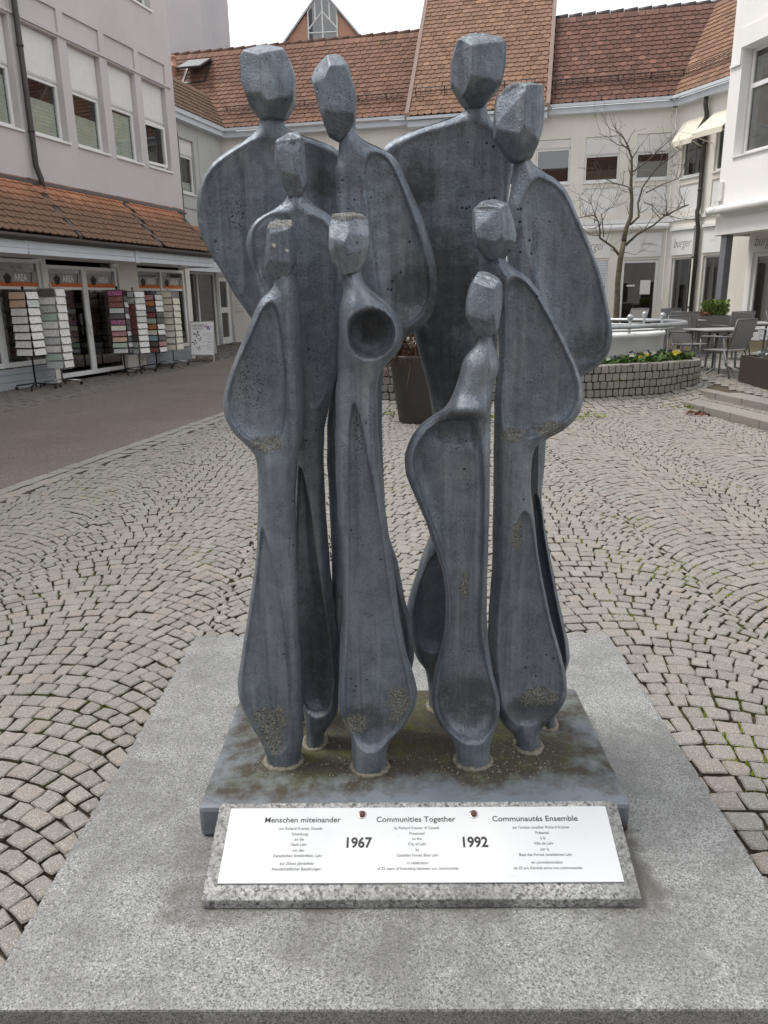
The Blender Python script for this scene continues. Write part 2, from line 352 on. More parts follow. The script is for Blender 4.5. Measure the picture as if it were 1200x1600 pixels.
def leafmat(name, c, var=.35): 
    m, b = base_mat(name, .6, 0, .3); t = attr(m, 'tone')
    lk(m, mixc(m, t, tuple(x*(1-var) for x in c), tuple(x*(1+var) for x in c)), b.inputs['Base Color']); return m
MT['leaf'] = leafmat('pansy_leaf', (.07, .13, .03)); MT['hedge'] = leafmat('bright_green_sprig', (.15, .20, .05)); MT['dry'] = leafmat('dry_brown_plant', (.075, .042, .026), .6)
MT['moss'] = leafmat('moss_green', (.17, .21, .02)); MT['lav'] = leafmat('grey_leaf', (.26, .29, .29)); MT['heather'] = leafmat('red_heather', (.16, .07, .045))
MT['yellow'] = simple('yellow_petal', (.75, .55, .03), .6, 0, .1, 1, 0); MT['purple'] = simple('purple_petal', (.06, .03, .14), .6, 0, .2, 1, 0); MT['wpetal'] = simple('white_petal', (.75, .75, .6), .6, 0, .1, 1, 0)
def bark_mat():
    m, b = base_mat('grey_bark', .9, 0, .2); n = noise(m, 14, 5, .7); c = mixc(m, ramp(m, n, .3, .7), (.055, .045, .035), (.165, .14, .105)); c = mixc(m, ramp(m, noise(m, 3, 4), .5, .7, 0, .5), c, (.13, .12, .06))
    lk(m, c, b.inputs['Base Color']); bump(m, b, n, .5, .02); return m
MT['bark'] = bark_mat(); MT['crust'] = simple('lichen_crust', (.20, .185, .145), .95, 0, .4, 90, .5, 120)

# ------------------------------------------------------------------ ground
def x_near(y): return -3.48+.2262*(y-6.6)       # street edge on the square's side
def x_far(y): return -5.964+.1824*(y-11.69)     # street edge on the shops' side
def x_step(y, k=0):                             # the two low steps up to the cafe terrace
    b = 4.46+(10.44-y)*.144
    return b+(.52 if k else 0)
def z_terrace(y): return .2+.02*max(0, y-10)
_w = np.polyfit([-1.2, .2, 1.5, 3.15, 3.9, 5.0], [11.75, 11.1, 10.9, 11.02, 11.22, 11.75], 3)
def y_wall(x): return float(np.polyval(_w, x))  # curved stone planter wall
def y_ramp(x): return y_wall(x)-np.interp(x, [-1.2, 0, 2.66, 3.63, 4.4, 5.1], [.9, 1.0, .95, .95, .75, .3])
g = MB(); g.poly([(-160, -30, -.07), (160, -30, -.07), (160, 260, -.07), (-160, 260, -.07)]); g.build('ground', MT['joint'])['kind'] = 'structure'
sq = MB(); sq.poly([(x_near(-3), -3, -.02), (9, -3, -.02), (9, 24, -.02), (x_near(24), 24, -.02)])
square = sq.build('cobbled_square', MT['joint']); square['kind'] = 'structure'
st = MB(); ys = [-3, 3, 9, 15, 21, 27]
for a, b in zip(ys[:-1], ys[1:]):
    za, zb = max(0, (a-15))*.02, max(0, (b-15))*.02
    st.poly([(x_far(a), a, za-.004), (x_near(a), a, -.004), (x_near(b), b, -.004), (x_far(b), b, zb-.004)])
st.build('street', MT['asphalt'])['kind'] = 'structure'

SLAB = frame(.05, 2.24, 0, -1.0); SLAB_I = SLAB.inverted(); HS = .957
def in_slab(x, y, m=0):
    p = SLAB_I @ Vector((x, y, 0)); return abs(p.x) < HS+m and abs(p.y) < HS+m
def stone(mb, q, top, tone, joint=.0032, h=.035, jit=.006, nrm=None):
    """one hand-split granite sett from four corners, with rounded, uneven edges"""
    q = [np.array(p, float) for p in q]; c = sum(q)/4
    if nrm is None: nrm = np.array([0, 0, 1.])
    ring = []
    for i in range(4):
        a, b = q[i], q[(i+1) % 4]
        ring.append(a+(c-a)*random.uniform(.02, .09)+rng.normal(0, jit*.5, 3)*(1-abs(nrm))); 
        ring.append((a+b)/2+rng.normal(0, jit*.45, 3)*(1-abs(nrm)))
    size = np.mean([np.linalg.norm(p-c) for p in ring]); vs = []
    k0 = 1-joint/size; k1 = 1-(joint+.0055)/size; tl = rng.normal(0, .022, 2); wob = rng.normal(0, .0012, 8)
    for kk, hh in ((k0, -h), (k0*.997, -.005), (k1, 0)):
        for i, p in enumerate(ring):
            v = c+(p-c)*kk; d = (p-c)*kk
            vs.append(v+nrm*(top+hh+(tl[0]*d[0]+tl[1]*d[1]+wob[i]*(hh > -.02))))
    vs.append(c+nrm*(top+rng.normal(.001, .0012)))
    fs = []
    for r in range(2):
        for i in range(8): fs.append((r*8+i, r*8+(i+1) % 8, r*8+8+(i+1) % 8, r*8+8+i))
    for i in range(8): fs.append((16+i, 16+(i+1) % 8, 24))
    n0 = len(mb.m); mb.add(vs, fs); mb.t += [tone]*25
    mb.m[n0:n0+8] = [1]*8
W_, R_ = 1.35, .83
TM = math.asin(W_/2/R_)
stones = []
for k in range(-4, 5):
    xl = -.9+W_*k; xc = xl+W_/2
    nst = 18; pitch = .092
    for j in range(0, 256):
        y0 = -2.2+j*pitch
        dl = (.036 if j % 2 else -.036)+rng.normal(0, .012); cuts = np.linspace(-TM, TM, nst+1)+dl+np.concatenate([[0], rng.normal(0, .010, nst-1)+(.026 if j % 2 else -.026), [0]])
        for i in range(nst):
            t0, t1 = cuts[i], cuts[i+1]
            f = lambda t, yy: (xc+R_*math.sin(t), yy+R_*(math.cos(t)-.75), 0)
            up_t = lambda t: max(-TM+dl, min(TM+dl, t+pitch*math.sin(t)/R_))
            q = [f(t0, y0), f(t1, y0), f(up_t(t1), y0+pitch), f(up_t(t0), y0+pitch)]
            cx = sum(p[0] for p in q)/4; cy = sum(p[1] for p in q)/4
            if cy < -.5 or cy > 21 or cx > 5.2 or cx < x_near(cy)+.33: continue
            if in_slab(cx, cy, .02): continue
            if cx > x_step(cy)-.04: continue
            if -1.25 < cx < 5.1 and y_ramp(cx) < cy < y_wall(cx)+4: continue
            if cy > 11.2 and cx > 4.6: continue
            stones.append((cx, cy, q))
def vis_order(P, n, lim=300, z=0):
    P = np.array(P); px, py, d = project(np.c_[P[:, 0], P[:, 1], P[:, 2] if P.shape[1] > 2 else np.full(len(P), z)])
    ok = (px > 5) & (px < 1195) & (py > 5) & (py < 1595)
    hid = (px > 420) & (px < 860) & (py > 300) & (py < 1260)
    key = d+1e4*(~ok)+50*hid
    o = np.argsort(key)[:lim]; return set(int(i) for i in o if ok[i])
big = vis_order([(s[0], s[1], 0) for s in stones], 300)
mass = MB()
for i, (cx, cy, q) in enumerate(stones):
    tone = float(np.clip(rng.normal(.5, .2), 0, 1)); top = rng.normal(0, .0022)+.001*math.sin(cx*5+cy*3)
    if i in big:
        m1 = MB(); stone(m1, q, top, tone); m1.build('cobblestone', MT['setts'], square)
    else: stone(mass, q, top, tone)
mass.build('cobblestones', MT['setts'], square)['kind'] = 'stuff'
# moss sprouting in the joints
ms = MB()
for (cx, cy, q) in stones:
    z = math.sin(cx*2.3+1)*math.cos(cy*1.9)+.5*math.sin(cx*7+cy*5)
    if cy > 7 or not ((cx > 1.15 and cy < 4.4 and z > -.15) or (z > 1.05 and (cx > 0 or cy > 4.2))): continue
    for e in ((0, 1), (1, 2)):
        if random.random() < .5:
            a, b = q[e[0]], q[e[1]]
            for _ in range(7):
                t = random.random(); x = a[0]+(b[0]-a[0])*t+random.gauss(0, .003); y = a[1]+(b[1]-a[1])*t+random.gauss(0, .003)
                r = random.uniform(.005, .011); an = random.random()*6
                ms.add([(x+r*math.cos(an+i*2.1), y+r*math.sin(an+i*2.1), -.012) for i in range(3)]+[(x, y, random.uniform(0, .008))], [(0, 1, 3), (1, 2, 3), (2, 0, 3)]); ms.t += [random.random()]*4
o = ms.build('joint_moss', MT['moss']); props(o, 'bright green moss growing in the joints of the cobbles', 'moss', None, 'stuff')
# kerb rows along the street
kb = MB(); kb.poly([(x_near(-3)-.02, -3, -.010), (x_near(-3)+.34, -3, -.010), (x_near(21)+.34, 21, -.010), (x_near(21)-.02, 21, -.010)])
kerb = kb.build('kerb_strip', MT['joint']); kerb['kind'] = 'structure'
for y in np.arange(4.6, 19.5, .24):
    for a, b in ((0, .15), (.17, .32)):
        y1 = y+.24; ly = .005
        q = [(x_near(y)+a, y+ly, 0), (x_near(y)+b, y+ly, 0), (x_near(y1)+b, y1-ly, 0), (x_near(y1)+a, y1-ly, 0)]
        m1 = MB(); stone(m1, q, .004, random.uniform(.45, .95), .004, .03, .003); m1.build('kerb_stone', MT['setts'], kerb)
# paved strip in front of the shops
SH_P0 = np.array([-7.43, 14.69, 0]); SH_D = np.array([.28055, .95984, 0]); SH_N = np.array([.95984, -.28055, 0])
def shop(s, off, z=0): return SH_P0+SH_D*s+SH_N*off+np.array([0, 0, z])
def zs(s): return max(0, s-4.5)*.028
pv = MB(); ss = np.linspace(-16, 14.5, 16)
def off_far(s):            # distance from the facade to the street edge
    for o_ in np.arange(-3, 4, .02):
        p = shop(s, o_)
        if p[0] >= x_far(p[1]): return o_
    return 3
for a, b in zip(ss[:-1], ss[1:]):
    pv.poly([shop(a, -1.7, zs(a)-.02), shop(a, off_far(a)+.02, zs(a)*.6-.02), shop(b, off_far(b)+.02, zs(b)*.6-.02), shop(b, -1.7, zs(b)-.02)])
pave = pv.build('pavement', MT['joint']); pave['kind'] = 'structure'
pm = MB()
for s in np.arange(-4.2, 13.4, .3):
    fo = off_far(s)
    for r, o0 in enumerate(np.arange(-1.45 if s > 7.3 else -.02, fo-.25, .15)):
        sj = s+(.15 if r % 2 else 0); zz = zs(s)*(1-.2*max(0, o0))
        q = [shop(sj, o0+.15, 0), shop(sj+.3, o0+.15, 0), shop(sj+.3, o0, 0), shop(sj, o0, 0)]
        stone(pm, q[::-1], zz-.002, random.uniform(0, .35), .004, .02, .002)
    for k in range(2):
        for o0 in (fo-.24, fo-.12):
            q = [shop(s+k*.15, o0, 0), shop(s+k*.15, o0+.12, 0), shop(s+k*.15+.15, o0+.12, 0), shop(s+k*.15+.15, o0, 0)]
            stone(pm, q, zs(s)*(1-.3*fo)+.003, random.uniform(0, .5), .005, .02, .003)
pm.build('paving_stones', [MT['paver'], MT['joint']], pave)['kind'] = 'stuff'

# cafe terrace with two low steps
tr = MB(); yy = [4, 7, 10, 12, 14, 17, 20, 24.6]
for a, b in zip(yy[:-1], yy[1:]):
    tr.poly([(max(x_step(a, 1), 4.9 if a > 11 else 0)+.1, a, z_terrace(a)-.02), (14, a, z_terrace(a)-.02), (14, b, z_terrace(b)-.02), (max(x_step(b, 1), 4.9 if b > 11 else 0)+.1, b, z_terrace(b)-.02)])
terr = tr.build('terrace', MT['joint']); terr['kind'] = 'structure'
tm = MB()
for y in np.arange(5.2, 17, .13):
    for x in np.arange(5.0, 9.5, .125):
        xx = x+(.06 if int(y/.13) % 2 else 0)
        if xx < x_step(y, 1)+.3 and y < 11.6: continue
        if y > 11.3 and xx < 5.25: continue
        q = [(xx, y, 0), (xx+.125, y, 0), (xx+.125, y+.13, 0), (xx, y+.13, 0)]
        stone(tm, q, z_terrace(y)+rng.normal(0, .002), random.uniform(.3, .9), .005, .03, .005)
tm.build('terrace_setts', MT['setts'], terr)['kind'] = 'stuff'
tg = MB(); tg.poly([(1, 16.9, .28), (14, 16.9, z_terrace(17)-.015), (14, 24.8, z_terrace(24.6)-.01), (1, 25.9, .3)]); tg.build('terrace_floor', MT['concrete'])['kind'] = 'structure'
steps = bpy.data.objects.new('terrace_steps', None); link(steps, 'terrace_steps', None, Matrix.Identity(4)); props(steps, 'two low granite steps rising from the cobbles to the cafe terrace', 'steps')
for k in (0, 1):
    for y in np.arange(4.2, 10.9 if k == 0 else 11.3, .62):
        e = y+.612; a, b = x_step(y, k), x_step(e, k); z0, z1 = .1*k-.03, .1*k+.1
        mbx = MB(); mbx.add([(a, y, z0), (a+.36, y, z0), (b+.36, e, z0), (b, e, z0), (a+random.uniform(-.006, .006), y, z1), (a+.36, y, z1), (b+.36, e, z1), (b+random.uniform(-.006, .006), e, z1)], [(0, 3, 2, 1), (4, 5, 6, 7), (0, 1, 5, 4), (1, 2, 6, 5), (2, 3, 7, 6), (3, 0, 4, 7)])
        mbx.t = [random.uniform(.3, .7)]*8; mbx.build('kerb_block', MT['sett'], steps, bevel=.012)
    if k == 0:
        mm = MB()
        for y in np.arange(4.4, 11.2, .12):
            for c in range(2):
                xx = x_step(y)+.37+c*.085; q = [(xx, y, 0), (xx+.085, y, 0), (xx+.085, y+.12, 0), (xx, y+.12, 0)]
                stone(mm, q, .1, random.uniform(0, .6), .005, .03, .004)
        mm.build('step_setts', MT['setts'], steps)['kind'] = 'stuff'

# ------------------------------------------------------------------ granite slab, plaque
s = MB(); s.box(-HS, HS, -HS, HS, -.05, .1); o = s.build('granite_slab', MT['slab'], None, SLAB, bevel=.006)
props(o, 'large square grey granite slab lying in the cobbles under the sculpture', 'slab')
PL = frame(.0755, 1.566, .1, -1.0)
plq = thing('plaque', 'white trilingual text plaque on a sloping granite block in front of the sculpture', 'plaque', PL)
pb = MB(); yp = [(0, .0005), (0, .027), (.012, .034), (.250, .128), (.255, .125), (.255, .0005)]
pb.prism([(a, b) for a, b in yp], 'x', -.561, .561); pb.build('granite_block', MT['block'], plq, bevel=.005)
SLM = PL @ Matrix.Translation((0, .012, .034)) @ Matrix.Rotation(math.atan2(.094, .238), 4, 'X')
e = MB(); e.box(-.526, .526, .026, .238, .0006, .005); e.build('text_plate', MT['enamel'], plq, SLM, bevel=.0012)
def ptx(body, u, v, size, mat=MT['ink'], bold=0, sx=1): text('lettering', body, size, SLM @ Matrix.Translation((u, v-.010, .0051)), plq, mat, 'CENTER', 0, bold, sx, .0005)
ptx('Menschen miteinander', -.320, .211, .0222, bold=.00018, sx=1.04); ptx('Communities Together', -.006, .211, .0222, bold=.00018, sx=1.04); ptx('Communautés Ensemble', .323, .211, .0222, bold=.00018, sx=1.06)
ptx('1967', -.164, .1435, .040, bold=.0011, sx=.93); ptx('1992', .150, .1435, .040, bold=.0011, sx=.93)
VS = [.186, .170, .155, .140, .124, .109, .088, .073]
for u, lines in ((-.324, ['von Richard Kramer, Kanada', 'Schenkung', 'an die', 'Stadt Lahr', 'von den', 'Kanadischen Streitkräften, Lahr', 'zur 25sten Jahresfeier', 'freundschaftlicher Beziehungen']),
                 (-.004, ['by Richard Kramer of Canada', 'Presented', 'to the', 'City of Lahr', 'by', 'Canadian Forces Base Lahr', 'in celebration', 'of 25 years of friendship between our communities']),
                 (.336, ["par l'artiste canadien Richard Kramer", 'Présenté', 'à la', 'Ville de Lahr', 'par la', 'Base des Forces canadiennes Lahr', 'en commémoration', 'de 25 ans d\'amitié entre nos communautés'])):
    for v, t in zip(VS, lines): ptx(t, u, v, .0112, MT['inkg'], 0, .92)
for u in (-.155, .156):
    sc_ = MB(); sc_.lathe([(.0085, .005), (.0085, .0075), (.006, .0095), (.0001, .0098)], 12, (u, .2155, 0)); sc_.build('screw', MT['rust'], plq, SLM, True)
    wr = MB(); wr.lathe([(.013, .005), (.0125, .0062), (.0085, .0062)], 14, (u, .2155, 0)); wr.build('washer', MT['chrome'], plq, SLM, True)

# ------------------------------------------------------------------ the sculpture
FIGURES = {'A':{'Y':2.33,'L':[(-650,4240),(-662,4152),(-690,4107),(-758,4072),(-837,4026),(-929,3971),(-1002,3888),(-1039,3793),(-1050,3711),(-1044,3599),(-1007,3499),(-947,3398),(-868,3244),(-781,3113),(-703,2923),(-661,2632),(-653,2060),(-703,1450),(-763,987),(-764,649),(-686,448),(-664,347)],'R':[(-542,4238),(-525,4150),(-487,4114),(-437,4100),(-362,4079),(-236,4040),(-173,3969),(-156,3800),(-200,3450),(-267,3160),(-349,2705),(-407,2056),(-410,1444),(-415,981),(-446,643),(-516,445),(-539,344)],'dish':[(0.012,0.09,[(-689,4071),(-821,4003),(-936,3931),(-999,3830),(-1013,3658),(-968,3517),(-819,3225),(-717,3018),(-485,3014),(-281,3307),(-211,3697),(-220,3987),(-435,4067)])],'bump':[],'spot':[(-817,3690,0.026,0.048,2),(-317,3836,0.041,0.044,1)],'hY':2.3,'ho':[(-728,4464),(-693,4507),(-608,4539),(-563,4535),(-495,4504),(-467,4454),(-446,4376),(-455,4256),(-506,4177),(-638,4166),(-698,4228),(-729,4339)],'rx':-617,'kl':0.35,'kr':0.42,'brow':4456,'top':0.45,'chin':4233,'cb':0.35,'hspot':[],'facet':[((0.45,-0.6,-0.65),(0.5,-0.72,-0.5)),((-0.45,-0.6,-0.65),(-0.5,-0.72,-0.5))]},
'B':{'Y':2.22,'L':[(-201,4091),(-211,4013),(-216,3956),(-240,3870),(-231,3821),(-236,3674),(-244,3439),(-264,3091),(-302,2653),(-330,2501),(-339,2268),(-338,1987),(-332,1697),(-339,1396),(-346,1085),(-337,855),(-255,666),(-194,545),(-188,473)],'R':[(-115,4090),(-110,4043),(-31,4001),(27,3987),(76,3961),(124,3896),(172,3792),(234,3653),(284,3512),(317,3393),(331,3272),(321,3174),(284,3089),(206,3015),(140,2991),(61,2924),(15,2826),(1,2685),(-3,2434),(1,2203),(8,1969),(29,1782),(79,1625),(125,1348),(161,1219),(184,1002),(175,905),(149,822),(55,660),(-58,543),(-76,470)],'dish':[(0.03,0.07,[(-53,3963),(34,3961),(88,3878),(147,3740),(206,3581),(266,3393),(288,3258),(266,3146),(188,3062),(77,3036),(13,3122),(-27,3367),(-59,3671),(-86,3900)]),(0.03,0.04,[(43,1647),(96,1348),(128,1219),(147,1002),(133,892),(22,755),(-190,712),(-290,901),(-277,1307),(-169,1523)])],'bump':[],'spot':[(204,3260,0.073,0.082,1),(93,3085,0.046,0.046,1)],'hY':2.2,'ho':[(-212,4431),(-182,4416),(-144,4356),(-110,4250),(-117,4113),(-153,4045),(-198,4015),(-279,4054),(-303,4156),(-342,4263),(-349,4332),(-320,4382),(-259,4420)],'rx':-266,'kl':0.75,'kr':0.22,'brow':4387,'top':0.5,'chin':4146,'cb':0.4,'hspot':[],'facet':[((-0.75,-0.5,0.45),(-0.35,-0.75,0.45)),((0.2,-0.8,-0.55),(0.3,-0.85,-0.45)),((0.1,-0.6,0.75),(0.2,-0.5,0.8))]},
'C':{'Y':2.17,'L':[(-485,3780),(-495,3719),(-509,3703),(-569,3679),(-637,3644),(-684,3613),(-720,3548),(-731,3489),(-718,3425),(-697,3365),(-678,3273),(-656,3170),(-618,2959),(-575,2743),(-531,2521),(-520,2292),(-536,1978),(-572,1568),(-597,1137),(-578,867),(-547,635),(-537,494),(-541,408)],'R':[(-395,3778),(-388,3721),(-351,3698),(-293,3665),(-246,3635),(-203,3566),(-188,3366),(-211,3093),(-249,2821),(-275,2712),(-309,2588),(-339,2487),(-348,2343),(-350,2003),(-336,1643),(-317,1272),(-302,1132),(-310,770),(-328,608),(-394,515),(-421,463),(-423,396)],'dish':[(0.018,0.05,[(-578,3656),(-667,3606),(-696,3534),(-692,3435),(-653,3266),(-588,3169),(-492,3304),(-459,3471),(-450,3651)]),(0.012,0.04,[(-387,3650),(-268,3606),(-228,3434),(-262,2882),(-341,2629),(-413,2593),(-419,3097)]),(0.045,0.045,[(-494,2292),(-472,2280),(-432,2060),(-409,1765),(-384,1523),(-352,1207),(-339,863),(-368,655),(-440,624),(-538,659),(-570,867),(-581,1137),(-556,1568),(-520,1978)])],'bump':[(-448,3166,0.025,0.214,0.012),(-374,1772,0.016,0.39,0.01)],'spot':[(-419,1134,0.051,0.243,1)],'hY':2.14,'ho':[(-464,4042),(-407,4041),(-386,4002),(-378,3895),(-378,3801),(-405,3733),(-480,3725),(-518,3844),(-541,3913),(-527,3989)],'rx':-514,'kl':0.6,'kr':0.15,'brow':3979,'top':0.5,'chin':3850,'cb':0.35,'hspot':[(-449,4003,0.034,0.024,1)],'facet':[((0.15,-0.9,0.3),(0.1,-0.95,0.3)),((0.8,-0.5,0),(0.8,-0.6,0))]},
'D':{'Y':2.07,'L':[(-549,3381),(-556,3313),(-555,3271),(-590,3246),(-633,3221),(-660,3169),(-723,3043),(-794,2913),(-845,2787),(-867,2728),(-879,2658),(-871,2583),(-830,2500),(-764,2434),(-716,2389),(-709,2327),(-719,2118),(-739,1861),(-760,1699),(-796,1547),(-843,1309),(-887,1111),(-917,969),(-916,864),(-895,774),(-847,657),(-796,565),(-771,454),(-772,370)],'R':[(-455,3379),(-445,3308),(-439,3289),(-431,3234),(-423,3118),(-425,3001),(-431,2797),(-431,2646),(-445,2493),(-481,2341),(-501,2171),(-511,1950),(-517,1603),(-524,1303),(-519,1159),(-521,780),(-530,582),(-552,450),(-560,366)],'dish':[(0.03,0.04,[(-555,3216),(-611,3191),(-685,3039),(-776,2872),(-835,2727),(-845,2636),(-807,2529),(-709,2447),(-611,2402),(-567,2427),(-528,2552),(-514,2764),(-513,2969),(-528,3137)]),(0.028,0.045,[(-694,1992),(-721,1841),(-738,1687),(-770,1547),(-816,1308),(-856,1110),(-881,968),(-875,827),(-821,679),(-750,532),(-681,475),(-620,548),(-584,782),(-572,1036),(-589,1304),(-619,1605),(-639,1781),(-668,1922)])],'bump':[(-475,2763,0.018,0.21,0.012),(-604,2281,0.036,0.09,0.012)],'spot':[(-719,713,0.068,0.068,0),(-706,2767,0.032,0.079,2),(-637,2446,0.063,0.025,0),(-727,577,0.05,0.05,0)],'hY':2.05,'ho':[(-565,3582),(-524,3606),(-449,3605),(-434,3565),(-436,3393),(-473,3324),(-540,3315),(-598,3364),(-598,3412),(-571,3536)],'rx':-559,'kl':0.35,'kr':0.12,'brow':3545,'top':0.6,'chin':3405,'cb':0.3,'hspot':[(-499,3587,0.05,0.02,0)],'facet':[((0.8,-0.55,0),(0.82,-0.7,0)),((0,-0.85,0.5),(0,-0.9,0.55))]},
'E':{'Y':2.03,'L':[(-188,3387),(-194,3305),(-192,3283),(-193,3229),(-216,3162),(-228,3002),(-238,2801),(-250,2754),(-258,2504),(-264,2238),(-261,2023),(-253,1935),(-250,1688),(-255,1396),(-270,1306),(-279,1136),(-299,888),(-291,775),(-247,668),(-229,605),(-225,496),(-216,391)],'R':[(-96,3386),(-88,3304),(-72,3272),(-33,3236),(36,3190),(85,3134),(115,3062),(121,3013),(114,2963),(93,2927),(45,2881),(7,2851),(-11,2804),(-23,2729),(-24,2500),(-10,2288),(8,2074),(26,1873),(56,1623),(83,1390),(122,1153),(156,1043),(182,926),(170,827),(107,701),(27,609),(-1,560),(-16,387)],'dish':[(0.085,0.05,[(-167,3099),(-139,3141),(-82,3166),(-21,3168),(35,3145),(75,3095),(91,3030),(73,2961),(28,2911),(-37,2889),(-115,2900),(-162,2941),(-180,3018)]),(0.022,0.02,[(-155,2704),(-183,2552),(-198,2185),(-201,1854),(-218,1513),(-222,1375),(-247,1072),(-262,822),(-216,663),(-171,572),(-112,544),(-45,570),(16,645),(123,758),(147,875),(118,1048),(67,1308),(32,1532),(-3,1850),(-35,2127),(-73,2333),(-110,2572),(-135,2680)])],'bump':[(-34,3032,0.088,0.088,0.05),(-141,3196,0.033,0.042,0.015)],'spot':[(-119,771,0.117,0.051,1),(58,855,0.047,0.078,0),(-198,729,0.059,0.039,0),(-34,3048,0.042,0.047,1),(-133,2488,0.011,0.105,2)],'hY':2.01,'ho':[(-227,3618),(-125,3622),(-58,3594),(-47,3488),(-62,3402),(-109,3337),(-179,3323),(-236,3374),(-256,3448),(-252,3555)],'rx':-170,'kl':0.45,'kr':0.38,'brow':3581,'top':0.6,'chin':3465,'cb':0.14,'hspot':[(-141,3604,0.065,0.015,0)],'facet':[((-0.45,-0.8,0.38),(-0.3,-0.88,0.1)),((0.4,-0.82,0.4),(0.3,-0.88,0.15)),((-0.5,-0.8,-0.3),(-0.3,-0.85,-0.2)),((0.45,-0.8,-0.3),(0.3,-0.87,-0.15))]},
'F':{'Y':2.38,'L':[(520,4310),(514,4244),(503,4224),(441,4195),(286,4158),(157,4119),(41,4064),(-20,3966),(-43,3811),(-9,3597),(72,3341),(159,3114),(209,2987),(237,2862),(272,2731),(300,2631),(321,2500),(354,2272),(380,2017),(360,1799),(296,1666),(244,1523),(183,1326),(142,1172),(150,1000),(184,868),(210,779),(269,704),(291,583),(300,400),(318,307)],'R':[(615,4308),(628,4242),(640,4195),(689,4148),(741,4107),(784,4038),(791,3946),(772,3832),(756,3710),(760,3440),(743,3180),(719,2912),(692,2676),(663,2515),(638,2351),(623,2012),(613,1616),(603,1154),(581,865),(530,669),(486,494),(470,304)],'dish':[(0.008,0.1,[(500,4161),(297,4121),(149,4066),(47,3982),(32,3774),(123,3450),(277,3036),(378,2601),(420,2271),(582,2516),(673,2991),(713,3441),(731,3798),(706,4057),(630,4142)]),(0.03,0.04,[(305,1553),(231,1371),(186,1161),(207,970),(273,847),(385,869),(494,1108),(490,1482),(424,1664)])],'bump':[],'spot':[(375,3261,0.137,0.176,1),(337,2841,0.1,0.16,1),(222,3841,0.075,0.075,1),(413,3372,0.097,0.097,1),(498,2679,0.061,0.101,1)],'hY':2.34,'ho':[(417,4468),(444,4549),(511,4592),(592,4606),(659,4574),(706,4523),(706,4422),(690,4330),(599,4235),(516,4233),(469,4269),(418,4354)],'rx':514,'kl':0.5,'kr':0.15,'brow':4514,'top':0.55,'chin':4323,'cb':0.4,'hspot':[(575,4569,0.072,0.029,1)],'facet':[((-0.8,-0.55,-0.1),(-0.6,-0.72,0)),((0,-0.8,-0.6),(0.2,-0.9,-0.45)),((0,-0.6,0.8),(0,-0.72,0.62))]},
'G':{'Y':2.26,'L':[(763,3980),(758,3918),(751,3892),(749,3840),(738,3757),(721,3694),(727,3497),(745,3252),(771,2999),(826,2699),(867,2389),(902,2067),(928,1689),(923,1250),(931,788),(980,620),(1028,498),(1040,424)],'R':[(834,3979),(846,3917),(861,3897),(934,3860),(1011,3812),(1065,3742),(1133,3610),(1206,3479),(1265,3342),(1316,3182),(1362,2996),(1363,2926),(1338,2849),(1277,2782),(1195,2746),(1103,2679),(1031,2562),(1002,2446),(994,2347),(990,2167),(985,1991),(1013,1807),(1064,1557),(1114,1363),(1160,1178),(1194,1017),(1217,896),(1199,816),(1169,640),(1141,496),(1136,422)],'dish':[(0.024,0.08,[(860,3841),(991,3793),(1044,3722),(1108,3600),(1177,3469),(1241,3325),(1291,3164),(1327,3008),(1325,2931),(1270,2842),(1158,2807),(1038,2921),(904,3249),(810,3530),(785,3733)]),(0.05,0.03,[(923,2058),(959,2033),(981,1904),(1003,1743),(1055,1492),(1112,1233),(1158,1055),(1178,901),(1136,617),(1046,691),(984,1204),(944,1689)])],'bump':[],'spot':[(1227,2918,0.076,0.057,1)],'hY':2.23,'ho':[(648,4246),(712,4285),(824,4308),(880,4274),(894,4172),(888,4072),(838,3926),(758,3908),(723,3928),(636,4035),(633,4157)],'rx':769,'kl':0.62,'kr':0.25,'brow':4248,'top':0.6,'chin':4064,'cb':0.22,'hspot':[(774,4278,0.069,0.024,1)],'facet':[((-0.75,-0.55,0.3),(-0.5,-0.62,0.2)),((-0.65,-0.6,-0.45),(-0.45,-0.72,-0.25)),((0.75,-0.6,0),(0.62,-0.75,0)),((0.2,-0.7,-0.65),(0.1,-0.7,-0.65))]},
